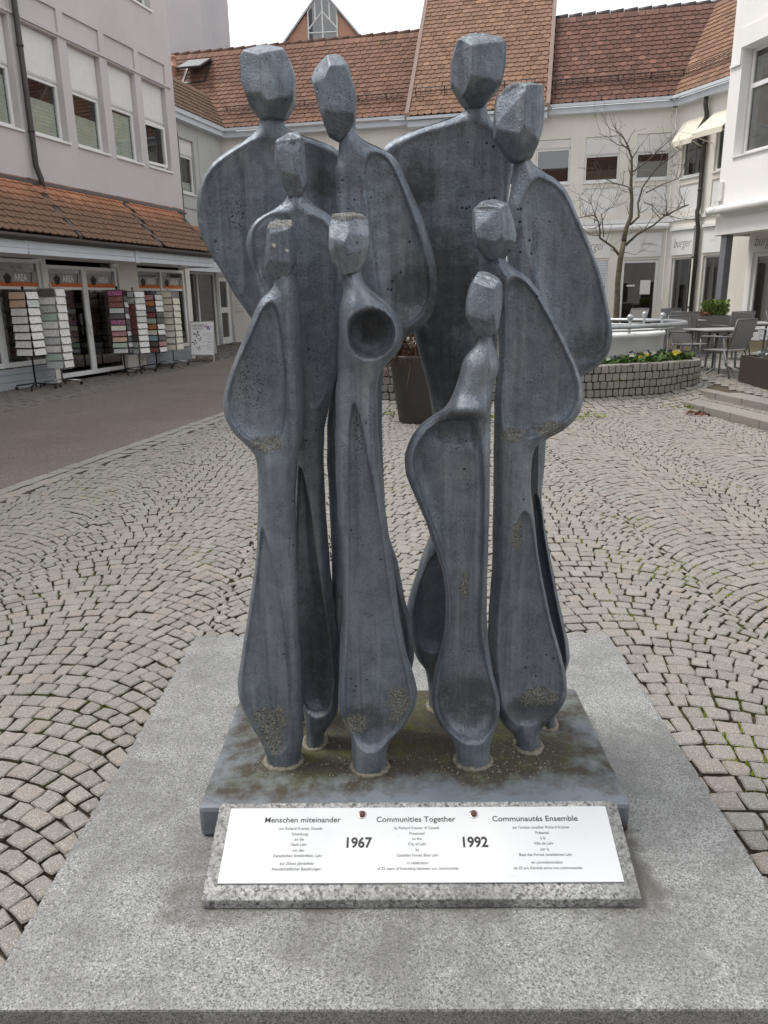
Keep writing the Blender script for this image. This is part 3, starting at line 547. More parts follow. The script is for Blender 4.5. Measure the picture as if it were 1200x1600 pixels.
'H':{'Y':2.13,'L':[(589,3449),(577,3384),(582,3334),(615,3250),(643,3098),(657,2942),(657,2819),(635,2666),(637,2454),(645,2231),(647,2007),(646,1715),(640,1476),(632,1303),(632,1108),(653,887),(694,668),(734,565),(801,508),(833,423),(840,327)],'R':[(665,3448),(674,3389),(695,3365),(755,3341),(805,3307),(871,3223),(935,3117),(1015,2981),(1075,2858),(1120,2758),(1143,2668),(1137,2577),(1093,2508),(1019,2447),(932,2415),(882,2390),(859,2315),(862,2116),(888,1944),(913,1771),(958,1529),(1024,1266),(1103,1016),(1133,895),(1144,760),(1088,651),(1006,565),(979,514),(982,325)],'dish':[(0.03,0.035,[(683,3312),(756,3311),(792,3281),(881,3145),(999,2943),(1067,2812),(1105,2705),(1106,2614),(1063,2535),(992,2484),(898,2449),(744,2415),(688,2449),(671,2556),(676,2769),(682,2942),(673,3148),(674,3266)]),(0.026,0.04,[(805,2028),(855,1995),(894,1768),(938,1529),(1000,1266),(1080,1003),(1107,855),(1100,742),(1031,643),(890,581),(778,620),(721,741),(700,930),(690,1194),(688,1412),(709,1657),(749,1890)])],'bump':[],'spot':[(963,2478,0.059,0.026,0),(743,2452,0.055,0.022,0),(899,678,0.113,0.045,1),(956,768,0.081,0.041,0),(780,1858,0.023,0.076,0)],'hY':2.11,'ho':[(499,3642),(548,3691),(612,3700),(670,3671),(710,3576),(725,3515),(707,3441),(654,3384),(575,3392),(519,3467),(501,3538)],'rx':633,'kl':0.45,'kr':0.45,'brow':3637,'top':0.6,'chin':3503,'cb':0.3,'hspot':[(583,3653,0.044,0.02,1)],'facet':[((-0.6,-0.75,0.25),(-0.3,-0.85,0.2)),((-0.5,-0.7,-0.5),(-0.3,-0.82,-0.3)),((0.75,-0.62,0.15),(0.5,-0.72,0.1)),((0.5,-0.6,-0.6),(0.45,-0.7,-0.45))]},
'I':{'Y':2.05,'L':[(528,3047),(526,2974),(502,2944),(452,2905),(431,2864),(418,2786),(402,2735),(378,2676),(339,2614),(276,2583),(213,2539),(152,2458),(120,2361),(126,2255),(161,2158),(204,2059),(244,1948),(288,1812),(333,1682),(352,1546),(357,1399),(343,1234),(293,1049),(270,867),(286,735),(334,640),(394,585),(418,516),(432,374)],'R':[(589,3046),(594,2979),(613,2936),(635,2878),(642,2840),(623,2789),(603,2735),(596,2581),(597,2374),(597,2052),(597,1717),(599,1415),(612,1187),(639,1016),(677,886),(691,780),(678,674),(649,580),(638,507),(637,369)],'dish':[(0.045,0.035,[(491,2590),(378,2585),(280,2552),(184,2446),(152,2353),(176,2221),(237,2059),(318,1831),(359,1662),(379,1485),(373,1337),(339,1150),(301,945),(302,788),(381,635),(478,570),(573,568),(639,657),(668,776),(645,913),(595,1094),(565,1247),(555,1363),(562,1598),(563,1943),(562,2162),(543,2429),(530,2533)])],'bump':[(416,2634,0.06,0.025,0.035),(404,2500,0.074,0.039,-0.045)],'spot':[(465,1580,0.017,0.064,0),(491,758,0.108,0.051,1),(431,2577,0.07,0.025,1),(470,890,0.098,0.059,1)],'hY':2.03,'ho':[(511,3328),(578,3321),(632,3269),(635,3167),(617,3050),(561,2985),(507,3009),(451,3105),(450,3180),(469,3263)],'rx':580,'kl':0.6,'kr':0.5,'brow':3261,'top':0.6,'chin':3129,'cb':0.25,'hspot':[(568,3302,0.044,0.02,1)],'facet':[((-0.6,-0.75,0.2),(-0.2,-0.85,0.2)),((-0.55,-0.65,-0.5),(-0.35,-0.8,-0.2)),((0.75,-0.6,0),(0.62,-0.7,0)),((-0.1,-0.6,0.8),(0,-0.72,0.6))]}}
sculp = thing('sculpture', 'dark grey metal group of nine tall standing figures with faceted blank heads', 'sculpture', Matrix.Translation((.075, 2.165, .1)))
bp = MB(); bp.box(-.622, .622, -.335, .335, .0, .1); bp.build('base_plate', MT['plate'], sculp, frame(.075, 2.172, .1005, -.8), bevel=.014)
def snoise(x, z, seed, f=9, octs=4):
    r = np.random.default_rng(seed); out = 0; a = 1
    for _ in range(octs):
        for __ in range(3):
            th = r.uniform(0, 6.28); out = out+a*np.sin((x*math.cos(th)+z*math.sin(th))*f*r.uniform(.7, 1.3)+r.uniform(0, 6.28))
        f *= 2.1; a *= .5
    return out/3
def gsm(a, n):
    k = np.exp(-.5*(np.arange(-3*n, 3*n+1)/n)**2); k /= k.sum()
    return np.convolve(np.pad(a, 3*n, mode='edge'), k, 'valid')
def resample(P, step=.005, closed=False):
    P = np.array(P, float)
    if closed: P = np.vstack([P, P[:1]])
    out = []
    for a, b in zip(P[:-1], P[1:]):
        n = max(1, int(np.linalg.norm(b-a)/step)); out.append(a+(b-a)*np.linspace(0, 1, n, endpoint=False)[:, None])
    return np.vstack(out+[P[-1:]])
def mindist(X, Z, P):
    out = np.empty(X.size); xf, zf = X.ravel(), Z.ravel()
    for i in range(0, X.size, 4096):
        out[i:i+4096] = np.sqrt(((xf[i:i+4096, None]-P[None, :, 0])**2+(zf[i:i+4096, None]-P[None, :, 1])**2).min(1))
    return out.reshape(X.shape)
def inside(X, Z, poly):
    r = np.zeros(X.shape, bool); n = len(poly)
    for i in range(n):
        x1, z1 = poly[i]; x2, z2 = poly[(i+1) % n]
        if z1 == z2: continue
        c = ((z1 > Z) != (z2 > Z)) & (X < (x2-x1)*(Z-z1)/(z2-z1)+x1); r ^= c
    return r
def np_mesh(name, V, F, mat, attrs, parent, smooth=True, label=None):
    me = bpy.data.meshes.new(name); me.vertices.add(len(V)); me.vertices.foreach_set('co', V.astype(np.float32).ravel())
    me.loops.add(F.size); me.loops.foreach_set('vertex_index', F.astype(np.int32).ravel())
    me.polygons.add(len(F)); me.polygons.foreach_set('loop_start', np.arange(len(F), dtype=np.int32)*F.shape[1])
    me.polygons.foreach_set('use_smooth', np.full(len(F), smooth)); me.update(calc_edges=True); me.validate()
    for k, v in attrs.items():
        a = me.attributes.new(k, 'FLOAT', 'POINT'); a.data.foreach_set('value', v.astype(np.float32).ravel())
    me.materials.append(mat); o = bpy.data.objects.new(name, me); link(o, name, parent, Matrix.Identity(4))
    if label: o['label'] = label
    return o
def spots(X, Z, lst):
    A = [np.zeros(X.shape) for _ in range(3)]
    for x, z, rx, rz, k in lst:
        A[k] = np.maximum(A[k], np.clip(1.25*np.exp(-.5*(((X-x/2000)/(rx*.75))**2+((Z-z/2000)/(rz*.75))**2)), 0, 1))
    return A
FIG_LABEL = {'A': 'tall rear figure at the left with a broad shoulder wing to the left', 'B': 'tall figure leaning its head, with one long wing to the right', 'C': 'narrow half-height figure in front of the left rear figure',
  'D': 'small front figure at the left with a drooping left wing', 'E': 'small front figure with a round hollow cup at its side', 'F': 'tallest rear figure with a wide dark lichen-stained body', 'G': 'tall figure at the right edge with a long pointed wing',
  'H': 'middle-sized figure with a wing to the right, behind the front figure', 'I': 'small front figure with a scooped robe below its raised collar'}
def grid_faces(nr, nc, base, flip):
    i, j = np.meshgrid(np.arange(nr-1), np.arange(nc-1), indexing='ij'); a = base+i*nc+j
    F = np.stack([a, a+1, a+nc+1, a+nc], -1).reshape(-1, 4); return F[:, ::-1] if flip else F
for si, (key, d) in enumerate(FIGURES.items()):
    Lp = np.array(d['L'], float)/2000; Rp = np.array(d['R'], float)/2000
    z1 = min(Lp[0, 1], Rp[0, 1]); z0 = .178
    nr = int((z1-z0)/.0055); zz = np.linspace(z1, z0, nr)
    xl = np.interp(-zz, -Lp[:, 1], Lp[:, 0]); xr = np.interp(-zz, -Rp[:, 1], Rp[:, 0])
    xl = gsm(xl, 2); xr = gsm(xr, 2)
    # an edge that wanders a little, as a hand-modelled rim does
    xl = xl+.0016*snoise(zz, zz*0, si+50, 30, 2); xr = xr+.0016*snoise(zz, zz*0, si+80, 30, 2)
    nc = 64; u = .5-.5*np.cos(np.linspace(0, math.pi, nc)); u = .55*u+.45*np.linspace(0, 1, nc)
    X = xl[:, None]+(xr-xl)[:, None]*u[None, :]; Z = np.repeat(zz[:, None], nc, 1)
    outl = np.vstack([resample(np.c_[xl, zz]), resample(np.c_[xr, zz])])
    D = mindist(X, Z, outl); D[:, 0] = 0; D[:, -1] = 0
    wide = np.clip((xr-xl-.15)/.16, 0, 1)[:, None]; wide = np.repeat(gsm(wide[:, 0], 8)[:, None], nc, 1)
    T, w = .047-.016*wide, .046-.028*wide
    t = T*np.sqrt(np.clip(1-(1-np.clip(D/w, 0, 1))**2, 0, 1)); tb = t*.95
    fr = -t
    tb = tb-.006*wide*np.clip((D-.03)/.08, 0, 1)
    for bx, bz, brx, brz, bh in d['bump']: fr = fr-bh*np.exp(-.5*(((X-bx/2000)/(brx*.62))**2+((Z-bz/2000)/(brz*.62))**2))*np.clip(D/.012, 0, 1)
    for dep, wd, poly in d['dish']:
        P = np.array(poly, float)/2000; P = resample(P, .012, True); P = np.c_[gsm(np.r_[P[-8:, 0], P[:, 0], P[:8, 0]], 2)[8:-8], gsm(np.r_[P[-8:, 1], P[:, 1], P[:8, 1]], 2)[8:-8]]
        ins = inside(X, Z, P); dd = mindist(X, Z, resample(P, .004, True))
        k = np.clip(dd/wd, 0, 1); f = .42*np.clip(dd/.006, 0, 1)+.58*(1-(1-k)**2.2)
        fr = fr+dep*(1.12 if dep > .04 else .92)*np.where(ins, f, 0)
    fr = np.minimum(fr, tb-.008*np.clip(D/.01, 0, 1))
    amp = np.clip(D/.012, 0, 1)
    fr = fr+amp*(.0024*snoise(X, Z*.45, si, 16, 3)+.0009*snoise(X, Z, si+7, 95, 3))
    lean = .05*(X-(xl+xr)[:, None]/2)*wide*(1 if key in 'BGHEA' else -1)
    Yf = d['Y']+fr+lean; Yb = d['Y']+tb+lean+amp*.003*snoise(X, Z, si+11, 18, 4)
    Vf = np.stack([X, Yf, Z], -1).reshape(-1, 3); Vb = np.stack([X, Yb, Z], -1).reshape(-1, 3)
    lich, dark, por = spots(X, Z, d['spot'])
    F = np.vstack([grid_faces(nr, nc, 0, False)[:, ::-1], grid_faces(nr, nc, nr*nc, True)[:, ::-1]])
    two = lambda a: np.r_[a.ravel(), a.ravel()]
    fg = np_mesh('figure', np.vstack([Vf, Vb]), F, MT['sculpt'], dict(lichen=two(lich), dark=two(dark), porous=two(por)), sculp, True, FIG_LABEL[key])
    WM[fg] = Matrix.Identity(4)
    # weld where the foot meets the plate
    fx = (xl[-4]+xr[-4])/2; fa = (xr[-4]-xl[-4])/2; wv = []
    wm_ = MB(); pts = [(fx+(fa+.004)*math.cos(a), d['Y']+(.050)*math.sin(a), .2+random.uniform(-.002, .002)) for a in np.linspace(0, 2*math.pi, 40, endpoint=False)]
    wm_.tube(pts, [random.uniform(.006, .012) for _ in pts], 7, closed=True); wm_.build('weld_bead', MT['crust'], fg, Matrix.Identity(4), True)
    # head
    O = np.array(d['ho'], float)/2000; cx, cz = (O[:, 0].min()+O[:, 0].max())/2, (O[:, 1].min()+O[:, 1].max())/2
    a_ = (O[:, 0].max()-O[:, 0].min())/2; c_ = a_*1.08; rx = d['rx']/2000-cx; zt, zb = O[:, 1].max()-cz, O[:, 1].min()-cz
    pls = []
    n = len(O); area = sum(O[i, 0]*O[(i+1) % n, 1]-O[(i+1) % n, 0]*O[i, 1] for i in range(n))
    for i in range(n):
        p, q = O[i]-[cx, cz], O[(i+1) % n]-[cx, cz]; e2 = q-p; nn = np.array([e2[1], -e2[0]])*np.sign(area); nn /= np.linalg.norm(nn)
        pls.append(((nn[0], 0, nn[1]), nn@p))
        for sg, kk in ((1, .80), (-1, 1.08)):
            v = np.array([nn[0]*.78, sg*.62, nn[1]*.78]); v /= np.linalg.norm(v); pls.append((v, v@np.array([p[0], sg*c_*kk*.62, p[1]])))
    def pl2(pA, pB, out):
        """plane through two points and parallel to a fixed axis, facing out"""
        e3 = np.array(pB)-np.array(pA); v = np.array([e3[1], -e3[0]]); v /= np.linalg.norm(v)
        if v@np.array(out) < 0: v = -v
        return v, v@np.array(pA)
    v, h = pl2((rx, -c_), (-a_, -c_+d['kl']*1.25*c_), (-.2, -1)); pls.append(((v[0], v[1], 0), h))
    v, h = pl2((rx, -c_), (a_, -c_+d['kr']*1.25*c_), (.2, -1)); pls.append(((v[0], v[1], 0), h))
    v, h = pl2((d['brow']/2000-cz, -c_), (zt, -c_+d['top']*2*c_), (.3, -1)); pls.append(((0, v[1], v[0]), h))
    v, h = pl2((d['chin']/2000-cz, -c_), (zb, -c_+d['cb']*2*c_), (-.3, -1)); pls.append(((0, v[1], v[0]), h))
    pls.append(((0, 1, 0), .85*c_))
    for (nx, ny, nz), (qx, qy, qz) in d.get('facet', []):
        v = np.array([nx, ny, nz], float); v /= np.linalg.norm(v); pls.append((v, v@np.array([qx*a_, qy*c_, qz*zt])))
    K = 64; gsp = np.tan(np.linspace(-math.pi/4, math.pi/4, K)); A, B = np.meshgrid(gsp, gsp, indexing='ij'); one = np.ones_like(A); V = []; F = []
    for fi, (p, q, r) in enumerate(((A, B, one), (B, A, -one), (one, A, B), (-one, B, A), (B, one, A), (A, -one, B))):
        V.append(np.stack([p, q, r], -1).reshape(-1, 3)); F.append(grid_faces(K, K, fi*K*K, False)[:, ::-1])
    V = np.vstack(V); V /= np.linalg.norm(V, axis=1)[:, None]; F = np.vstack(F)
    V = V*np.array([1, .95, 1.2]); V /= np.linalg.norm(V, axis=1)[:, None]
    acc = np.zeros(len(V))
    for nn, h in pls:
        acc += np.clip(V@np.array(nn)/max(h, .012), 0, None)**75
    R = acc**(-1/75.)
    P = V*R[:, None]
    hs_ = spots(P[:, 0]+cx, P[:, 2]+cz, d['hspot']); crust = np.maximum(hs_[0], hs_[1])*(P[:, 2] > 0)
    R = R*(1+.018*snoise(P[:, 0]+P[:, 1]*.7, P[:, 2]-P[:, 1]*.6, si+30, 45, 3)+crust*.045*np.abs(snoise(P[:, 0]+P[:, 1], P[:, 2], si+31, 150, 3))); P = V*R[:, None]
    P = P+np.array([cx, d['hY'], cz])
    hd = np_mesh('head', P, F, MT['sculpt'], dict(lichen=hs_[0]*.95, dark=hs_[1]*.6, porous=hs_[2]), fg)
    if key == 'D':      # two pale chips in the face
        for x, z, k in ((-0.2656, 1.7364, .8), (-0.2340, 1.7237, .65)):
            ch = MB(); fr_ = P[P[:, 1] < d['hY']]; yv = fr_[np.argmin((fr_[:, 0]-x)**2+(fr_[:, 2]-z)**2), 1]
            ch.prism([(x+k*a, z+k*b) for a, b in ((-.008, .004), (-.005, -.002), (.001, -.008), (.006, .0), (.004, .004), (-.002, .006))], 'y', yv-.001, yv+.006)
            ch.build('pale_chip', MT['chip'], fg, Matrix.Identity(4))
# crumbs of lichen and dirt round the feet
cr_ = MB()
for fx, fy in ((-.33, 2.05), (-.06, 2.0), (.27, 2.02), (.45, 2.08), (.36, 2.06), (.1, 2.02), (.42, 2.02), (-.2, 2.1), (.38, 2.05)):
    for _ in range(45):
        a = random.random()*6.28; r = .055+abs(random.gauss(0, .035)); x = fx+r*math.cos(a); y = fy+r*math.sin(a)*.8; q = random.uniform(.001, .004)
        cr_.sphere((x, y, .2015), q, 5, 0, .6)
cc_ = cr_.build('lichen_crumbs', MT['crust'], sculp, Matrix.Identity(4)); cc_['kind'] = 'stuff'

# ------------------------------------------------------------------ buildings
def holed(mb, x0, x1, z0, z1, holes, y=0, depth=.22, mi=0):
    """wall sheet in the frame's x-z plane with openings that have real reveals"""
    xs = sorted({x0, x1, *[h[0] for h in holes], *[h[1] for h in holes]}); zs_ = sorted({z0, z1, *[h[2] for h in holes], *[h[3] for h in holes]})
    xs = [v for v in xs if x0 <= v <= x1]; zs_ = [v for v in zs_ if z0 <= v <= z1]
    for a, b in zip(xs[:-1], xs[1:]):
        for c, d in zip(zs_[:-1], zs_[1:]):
            mx, mz = (a+b)/2, (c+d)/2
            if any(h[0] < mx < h[1] and h[2] < mz < h[3] for h in holes): continue
            mb.add([(a, y, c), (b, y, c), (b, y, d), (a, y, d)], [(0, 1, 2, 3)], mi)
    for a, b, c, d in [h[:4] for h in holes]:
        mb.add([(a, y, c), (b, y, c), (b, y, d), (a, y, d), (a, y+depth, c), (b, y+depth, c), (b, y+depth, d), (a, y+depth, d)], [(0, 4, 5, 1), (1, 5, 6, 2), (2, 6, 7, 3), (3, 7, 4, 0)], mi)
def fr_ring(mb, x0, x1, z0, z1, y0, y1, w, wb=None, mi=0):
    wb = wb or w
    mb.box(x0, x0+w, y0, y1, z0, z1, mi); mb.box(x1-w, x1, y0, y1, z0, z1, mi)
    mb.box(x0+w, x1-w, y0+.001, y1-.001, z1-w, z1, mi); mb.box(x0+w, x1-w, y0+.001, y1-.001, z0, z0+wb, mi)
def window(root, M, x0, x1, z0, z1, y=.16, box=0., blind=0., blind_mat='blind', mull=(), glass_='glass', sill=True, back=True, fw=.065, inner='room', name='window', depth=1.0):
    """window part: frame; sub-parts: pane, shutter box, blind, sill, room behind"""
    f = MB(); zt = z1-box
    fr_ring(f, x0+.002, x1-.002, z0+.002, zt-.002, y, y+.07, fw, fw*1.3)
    for m in mull: f.box(m-.035, m+.035, y+.002, y+.068, z0+fw*1.3, zt-fw)
    o = f.build(name, MT['frame'], root, M, bevel=.006)
    p = MB(); p.poly([(x0+fw, y+.04, z0+fw), (x1-fw, y+.04, z0+fw), (x1-fw, y+.04, zt-fw), (x0+fw, y+.04, zt-fw)]); p.build('pane', MT[glass_], o, M)
    if box:
        b = MB(); b.box(x0+.003, x1-.003, y-.02, y+.075, zt, z1-.003); b.box(x0+.02, x1-.02, y-.03, y-.0205, zt+.03, z1-.03); b.build('shutter_box', MT['shutter'], o, M, bevel=.004)
    if sill:
        b = MB(); b.box(x0-.02, x1+.02, -.045, y+.02, z0-.045, z0-.001); b.build('sill', MT['frame'], o, M, bevel=.006)
    if blind:
        b = MB(); zb0, zb1 = z0+fw, z0+fw+(zt-z0-2*fw)*blind; n = max(4, int((zb1-zb0)/.035)); vs = []; 
        for i in range(n+1):
            z = zb0+(zb1-zb0)*i/n; vs += [(x0+fw, y+.085+(.012 if i % 2 else 0), z), (x1-fw, y+.085+(.012 if i % 2 else 0), z)]
        b.add(vs, [(2*i, 2*i+1, 2*i+3, 2*i+2) for i in range(n)]); b.build('blind', MT[blind_mat], o, M)
    if back:
        r = MB(); a, b2, c, d_ = x0-.15, x1+.15, z0-.1, zt+.1; y2 = y+.12; y3 = y+depth
        r.add([(a, y2, c), (b2, y2, c), (b2, y2, d_), (a, y2, d_), (a, y3, c), (b2, y3, c), (b2, y3, d_), (a, y3, d_)], [(0, 1, 5, 4), (1, 2, 6, 5), (2, 3, 7, 6), (3, 0, 4, 7), (4, 5, 6, 7)]); r.build('room', MT[inner], o, M)
    return o
def tile_mesh(w, e, tone, mat):
    hw = w*.485; L_ = e*1.5; th = .026; lift = .034
    out = [(-hw, L_), (-hw, .30*w), (-hw*.80, .12*w), (-hw*.38, .02*w), (hw*.38, .02*w), (hw*.80, .12*w), (hw, .30*w), (hw, L_)]
    top = [(x, y, th+lift*(1-y/L_)) for x, y in out]; bot = [(x, y, lift*(1-y/L_)) for x, y in out]
    m = MB(); m.add(top+bot, [tuple(range(8))]+[(i, i+8, i+9, i+1) for i in range(7)]); m.t = [tone]*16
    return m, m.mesh('tile', mat)
def tile_roof(roof, O, ax, up, inside_fn, kmax, smin, smax, w, e, mat, budget, tonefn=None, near=None):
    """overlapping round-ended clay tiles: `budget` of them single objects, the rest one mesh"""
    O, ax, up = np.array(O, float), np.array(ax, float), np.array(up, float); nr_ = np.cross(ax, up); lst = []
    for j in range(int(kmax/e)):
        for i in range(int((smax-smin)/w)+1):
            s_ = smin+(i+.5*(j % 2))*w; k = j*e
            if inside_fn(s_, k+e*.6): lst.append((s_+random.gauss(0, .004), k+random.gauss(0, .004), j))
    P = [O+ax*a+up*b for a, b, _ in lst]
    sel = vis_order(P, budget) if budget > 0 else set()
    tones = [.05, .2, .35, .5, .65, .8, .98]; var = [tile_mesh(w, e, t, mat) for t in tones]; B = MB()
    for i, (a, b, j) in enumerate(lst):
        t = tonefn(a, b) if tonefn else .42+.2*random.gauss(0, 1)
        vi = int(np.argmin([abs(t-x) for x in tones])); p = P[i]; an = random.gauss(0, .012); x2 = ax*math.cos(an)+up*math.sin(an); u2 = up*math.cos(an)-ax*math.sin(an)
        if i in sel:
            o = bpy.data.objects.new('tile', var[vi][1]); M = Matrix(((x2[0], u2[0], nr_[0], p[0]), (x2[1], u2[1], nr_[1], p[1]), (x2[2], u2[2], nr_[2], p[2]), (0, 0, 0, 1))); link(o, 'tile', roof, M)
        else:
            m = var[vi][0]; base = len(B.v); B.v += [tuple(p+x2*v[0]+u2*v[1]+nr_*v[2]) for v in m.v]; B.f += [tuple(q+base for q in f) for f in m.f]; B.m += m.m; B.t += m.t
    if B.v:
        o = B.build('tiles', mat, roof, Matrix.Identity(4)); o['kind'] = 'stuff'

# ---- corner shop building at the left: x along the facade (away from the camera), -y towards the street
LB = dir_frame(SH_P0[0], SH_P0[1], SH_D[0], SH_D[1])
lb = thing('shop_building', 'pale lilac rendered shop building with a mossy tiled canopy over its shop windows', 'building', LB)
S1 = 7.52
wins = [(-3.48, -2.40), (-2.12, -1.04), (-.76, .32), (.57, 1.62), (1.95, 3.02), (3.30, 4.40), (4.68, 5.75), (6.03, 7.10)]
w = MB(); zT = 12.5
holes = [(a, b, 4.93, 6.92) for a, b in wins]+[(5.35, 6.75, 8.55, 10.6)]
holed(w, -18, S1, 4.02, zT, holes+[(a-.02, b+.06, 7.02, 7.46) for a, b in wins], 0, .24)
w.box(S1-.001, S1+.0, 0, 0, 4.02, zT) if False else None
w.add([(S1, 0, 2.4), (S1, 7, 2.4), (S1, 7, zT), (S1, 0, zT), (-18, 0, 0), (-18, 7, 0), (-18, 7, zT), (-18, 0, zT)], [(0, 1, 2, 3), (4, 7, 6, 5), (7, 3, 2, 6)])
for a, b in wins:       # shallow relief over each window
    w.box(a-.34+.02, a-.03, -.0, .0, 0, 0) if False else None
    w.poly([(a-.02, .045, 7.02), (b+.06, .045, 7.02), (b+.06, .045, 7.46), (a-.02, .045, 7.46)])
    w.box(a-.02, b+.26, -.035, .0, 6.955, 7.0)
w.build('wall', MT['lilac'], lb)
blinds = [.7, .5, .7, .9, .68, .62, .97, .0]
for (a, b), bl in zip(wins, blinds): window(lb, LB, a, b, 4.93, 6.92, y=.15, box=.86, blind=bl)
window(lb, LB, 5.35, 6.75, 8.55, 10.6, y=.15, box=.5, blind=.6, blind_mat='curtain')
# open sash of the last window
sx = MB(); fr_ring(sx, 6.10, 7.0, 5.02, 5.98, .03, .07, .06); o = sx.build('open_sash', MT['frame'], lb, LB @ Matrix.Translation((6.1, .1, 0)) @ Matrix.Rotation(math.radians(-5), 4, 'Z') @ Matrix.Translation((-6.1, 0, 0)))
# stair tower behind
def onplane(px_, py_, Y):
    d = CF+(px_-600)/1170*CR+(py_-800)/1170*CD; return np.array([0, 0, CAM_H])+d*Y/d[1]
tw = MB(); tw.box(16, 18.2, 3.5, 9, 6, 20); tw.build('stair_tower', MT['tower'], lb)
# canopy: fascia, soffit, gutter, mossy tiles in bays
EV, ZT = -1.02, 3.98
cn = MB(); cn.prism([(EV, 2.84), (0, 3.96), (.0, 3.80), (EV, 2.74)], 'x', -18, 7.02); canopy = cn.build('canopy_roof', MT['gutter'], lb)
tl_up = np.array([0, -EV, 3.98-2.86]); tl_up /= np.linalg.norm(tl_up)
Rm = np.array(LB.to_3x3()); axw, upw = Rm @ np.array([1, 0, 0]), Rm @ tl_up; Ow = np.array(LB @ Vector((0, EV-.04, 2.862)))
seams = (-6.5, -3.9, -1.3, 1.62, 4.55, 7.05)
tile_roof(canopy, Ow, axw, upw, lambda s_, k: s_ < 7.0 and all(abs(s_-q) > .06 for q in seams), 1.52, -6, 7.0, .20, .165, MT['pent'], 230, lambda a, b: .5+.22*random.gauss(0, 1))
for q in seams:
    m = MB(); m.prism([(EV-.03, 2.87), (0, 3.99), (0, 4.06), (EV-.03, 2.94)], 'x', q-.05, q+.05); m.build('seam_flashing', MT['gutter'], lb)
m = MB(); m.prism([(-.16, 3.90), (-.005, 4.02), (-.005, 4.05), (-.16, 3.94)], 'x', -18, 7.4); m.build('wall_flashing', MT['gutter'], lb)
m = MB(); m.tube([(-18, EV-.08, 2.80), (7.05, EV-.08, 2.80)], .055, 8); m.build('gutter', MT['gutter'], lb, None, True)
for a, b in ((-18, -3.9), (-3.86, .1), (.14, 3.46), (3.62, 7.05)):
    for z0, z1 in ((2.505, 2.60), (2.607, 2.78)):
        m = MB(); m.box(a, b, EV, EV+.04, z0, z1); m.build('fascia_board', MT['fascia'], lb, bevel=.006)
m = MB(); m.box(3.47, 3.61, EV-.015, EV+.03, 2.49, 2.79); m.box(7.051, 7.09, EV-.01, 0, 2.5, 2.8); m.build('fascia_post', MT['fascia'], lb)
m = MB(); m.box(-18, 7.05, EV+.045, .0, 2.52, 2.56); m.build('soffit', MT['frame'], lb)
m = MB(); m.tube([(1.76, -.09, 12), (1.76, -.09, 4.3), (1.80, -.14, 4.05), (1.82, -.16, 3.72)], .055, 10)
for z in (4.9, 6.4, 8): m.tube([(1.76, -.09, z), (1.76, -.09, z+.05)], .066, 10)
m.build('drainpipe', MT['gutter'], lb, None, True)
# shop front
for a, b, c in ((-18, -2.0, 0), (4.22, 5.0, -.02), (1.60, 1.74, -.03), (7.30, S1, -.02)):
    sw = MB(); sw.box(a, b, c, .2, 0, 2.52); sw.build('shop_pier', MT['cream'], lb)
for a, b in ((-2.0, 1.60), (5.0, 7.30)):
    for z0, z1 in ((.0, .14), (.145, .285), (.29, .40)):
        m = MB(); m.box(a, b, -.01, .06, z0, z1); m.build('plinth_board', MT['greyboard'], lb, bevel=.004)
def shopwin(x0, x1, z0, z1, mull, name='shop_window', stick=True):
    o = window(lb, LB, x0, x1, z0, z1, y=.02, mull=mull, glass_='dglass', sill=False, back=False, fw=.075, name=name)
    xs = [x0+.075, *sum([[m-.035, m+.035] for m in mull], []), x1-.075]
    for a, b in zip(xs[::2], xs[1::2]):
        if b-a < .25 or not stick: continue
        y = .052
        for z, z2, mt in ((2.06, 2.26, 'gprint'), (1.975, 2.059, 'orange'), (1.92, 1.974, 'wprint')):
            s_ = MB(); s_.box(a+.01, b-.01, y-.002, y, z, z2); s_.build('window_film', MT[mt], o, LB)
        c = (a+b)/2; wv = min(1, (b-a)/.9)
        sp = MB()
        pts = [(c-.26*wv+math.cos(t)*.095*(1+.16*math.sin(5*t))*wv, 2.12+math.sin(t)*.10*(1+.12*math.cos(7*t))) for t in np.linspace(0, 6.28, 22)[:-1]]
        sp.prism(pts, 'y', y-.006, y-.003); sp.build('splash_emblem', MT['ink'], o, LB)
        text('shop_lettering', 'AREA', .19, LB @ at(c+.10*wv, y-.004, 2.14), o, MT['wprint'], 'CENTER', 0, .004, .78*wv)
        sl = MB(); sl.prism([(c+.36*wv, 2.04), (c+.385*wv, 2.04), (c+.45*wv, 2.25), (c+.425*wv, 2.25)], 'y', y-.006, y-.003); sl.build('splash_emblem', MT['ink'], o, LB)
    return o
shopwin(-2.0, .30, .42, 2.50, (-.8,)); shopwin(.30, 1.60, .42, 2.50, ())
shopwin(5.0, 7.28, .42, 2.46, (6.12,))
dr = shopwin(1.76, 3.0, .06, 2.42, (), 'shop_door'); m = MB(); m.box(2.86, 2.98, -.03, .018, 1.15, 1.42); m.tube([(2.93, -.05, .95), (2.93, -.05, 1.12)], .012, 6); m.build('door_handle', MT['frame'], dr, LB)
shopwin(3.0, 4.20, .06, 2.42, ())
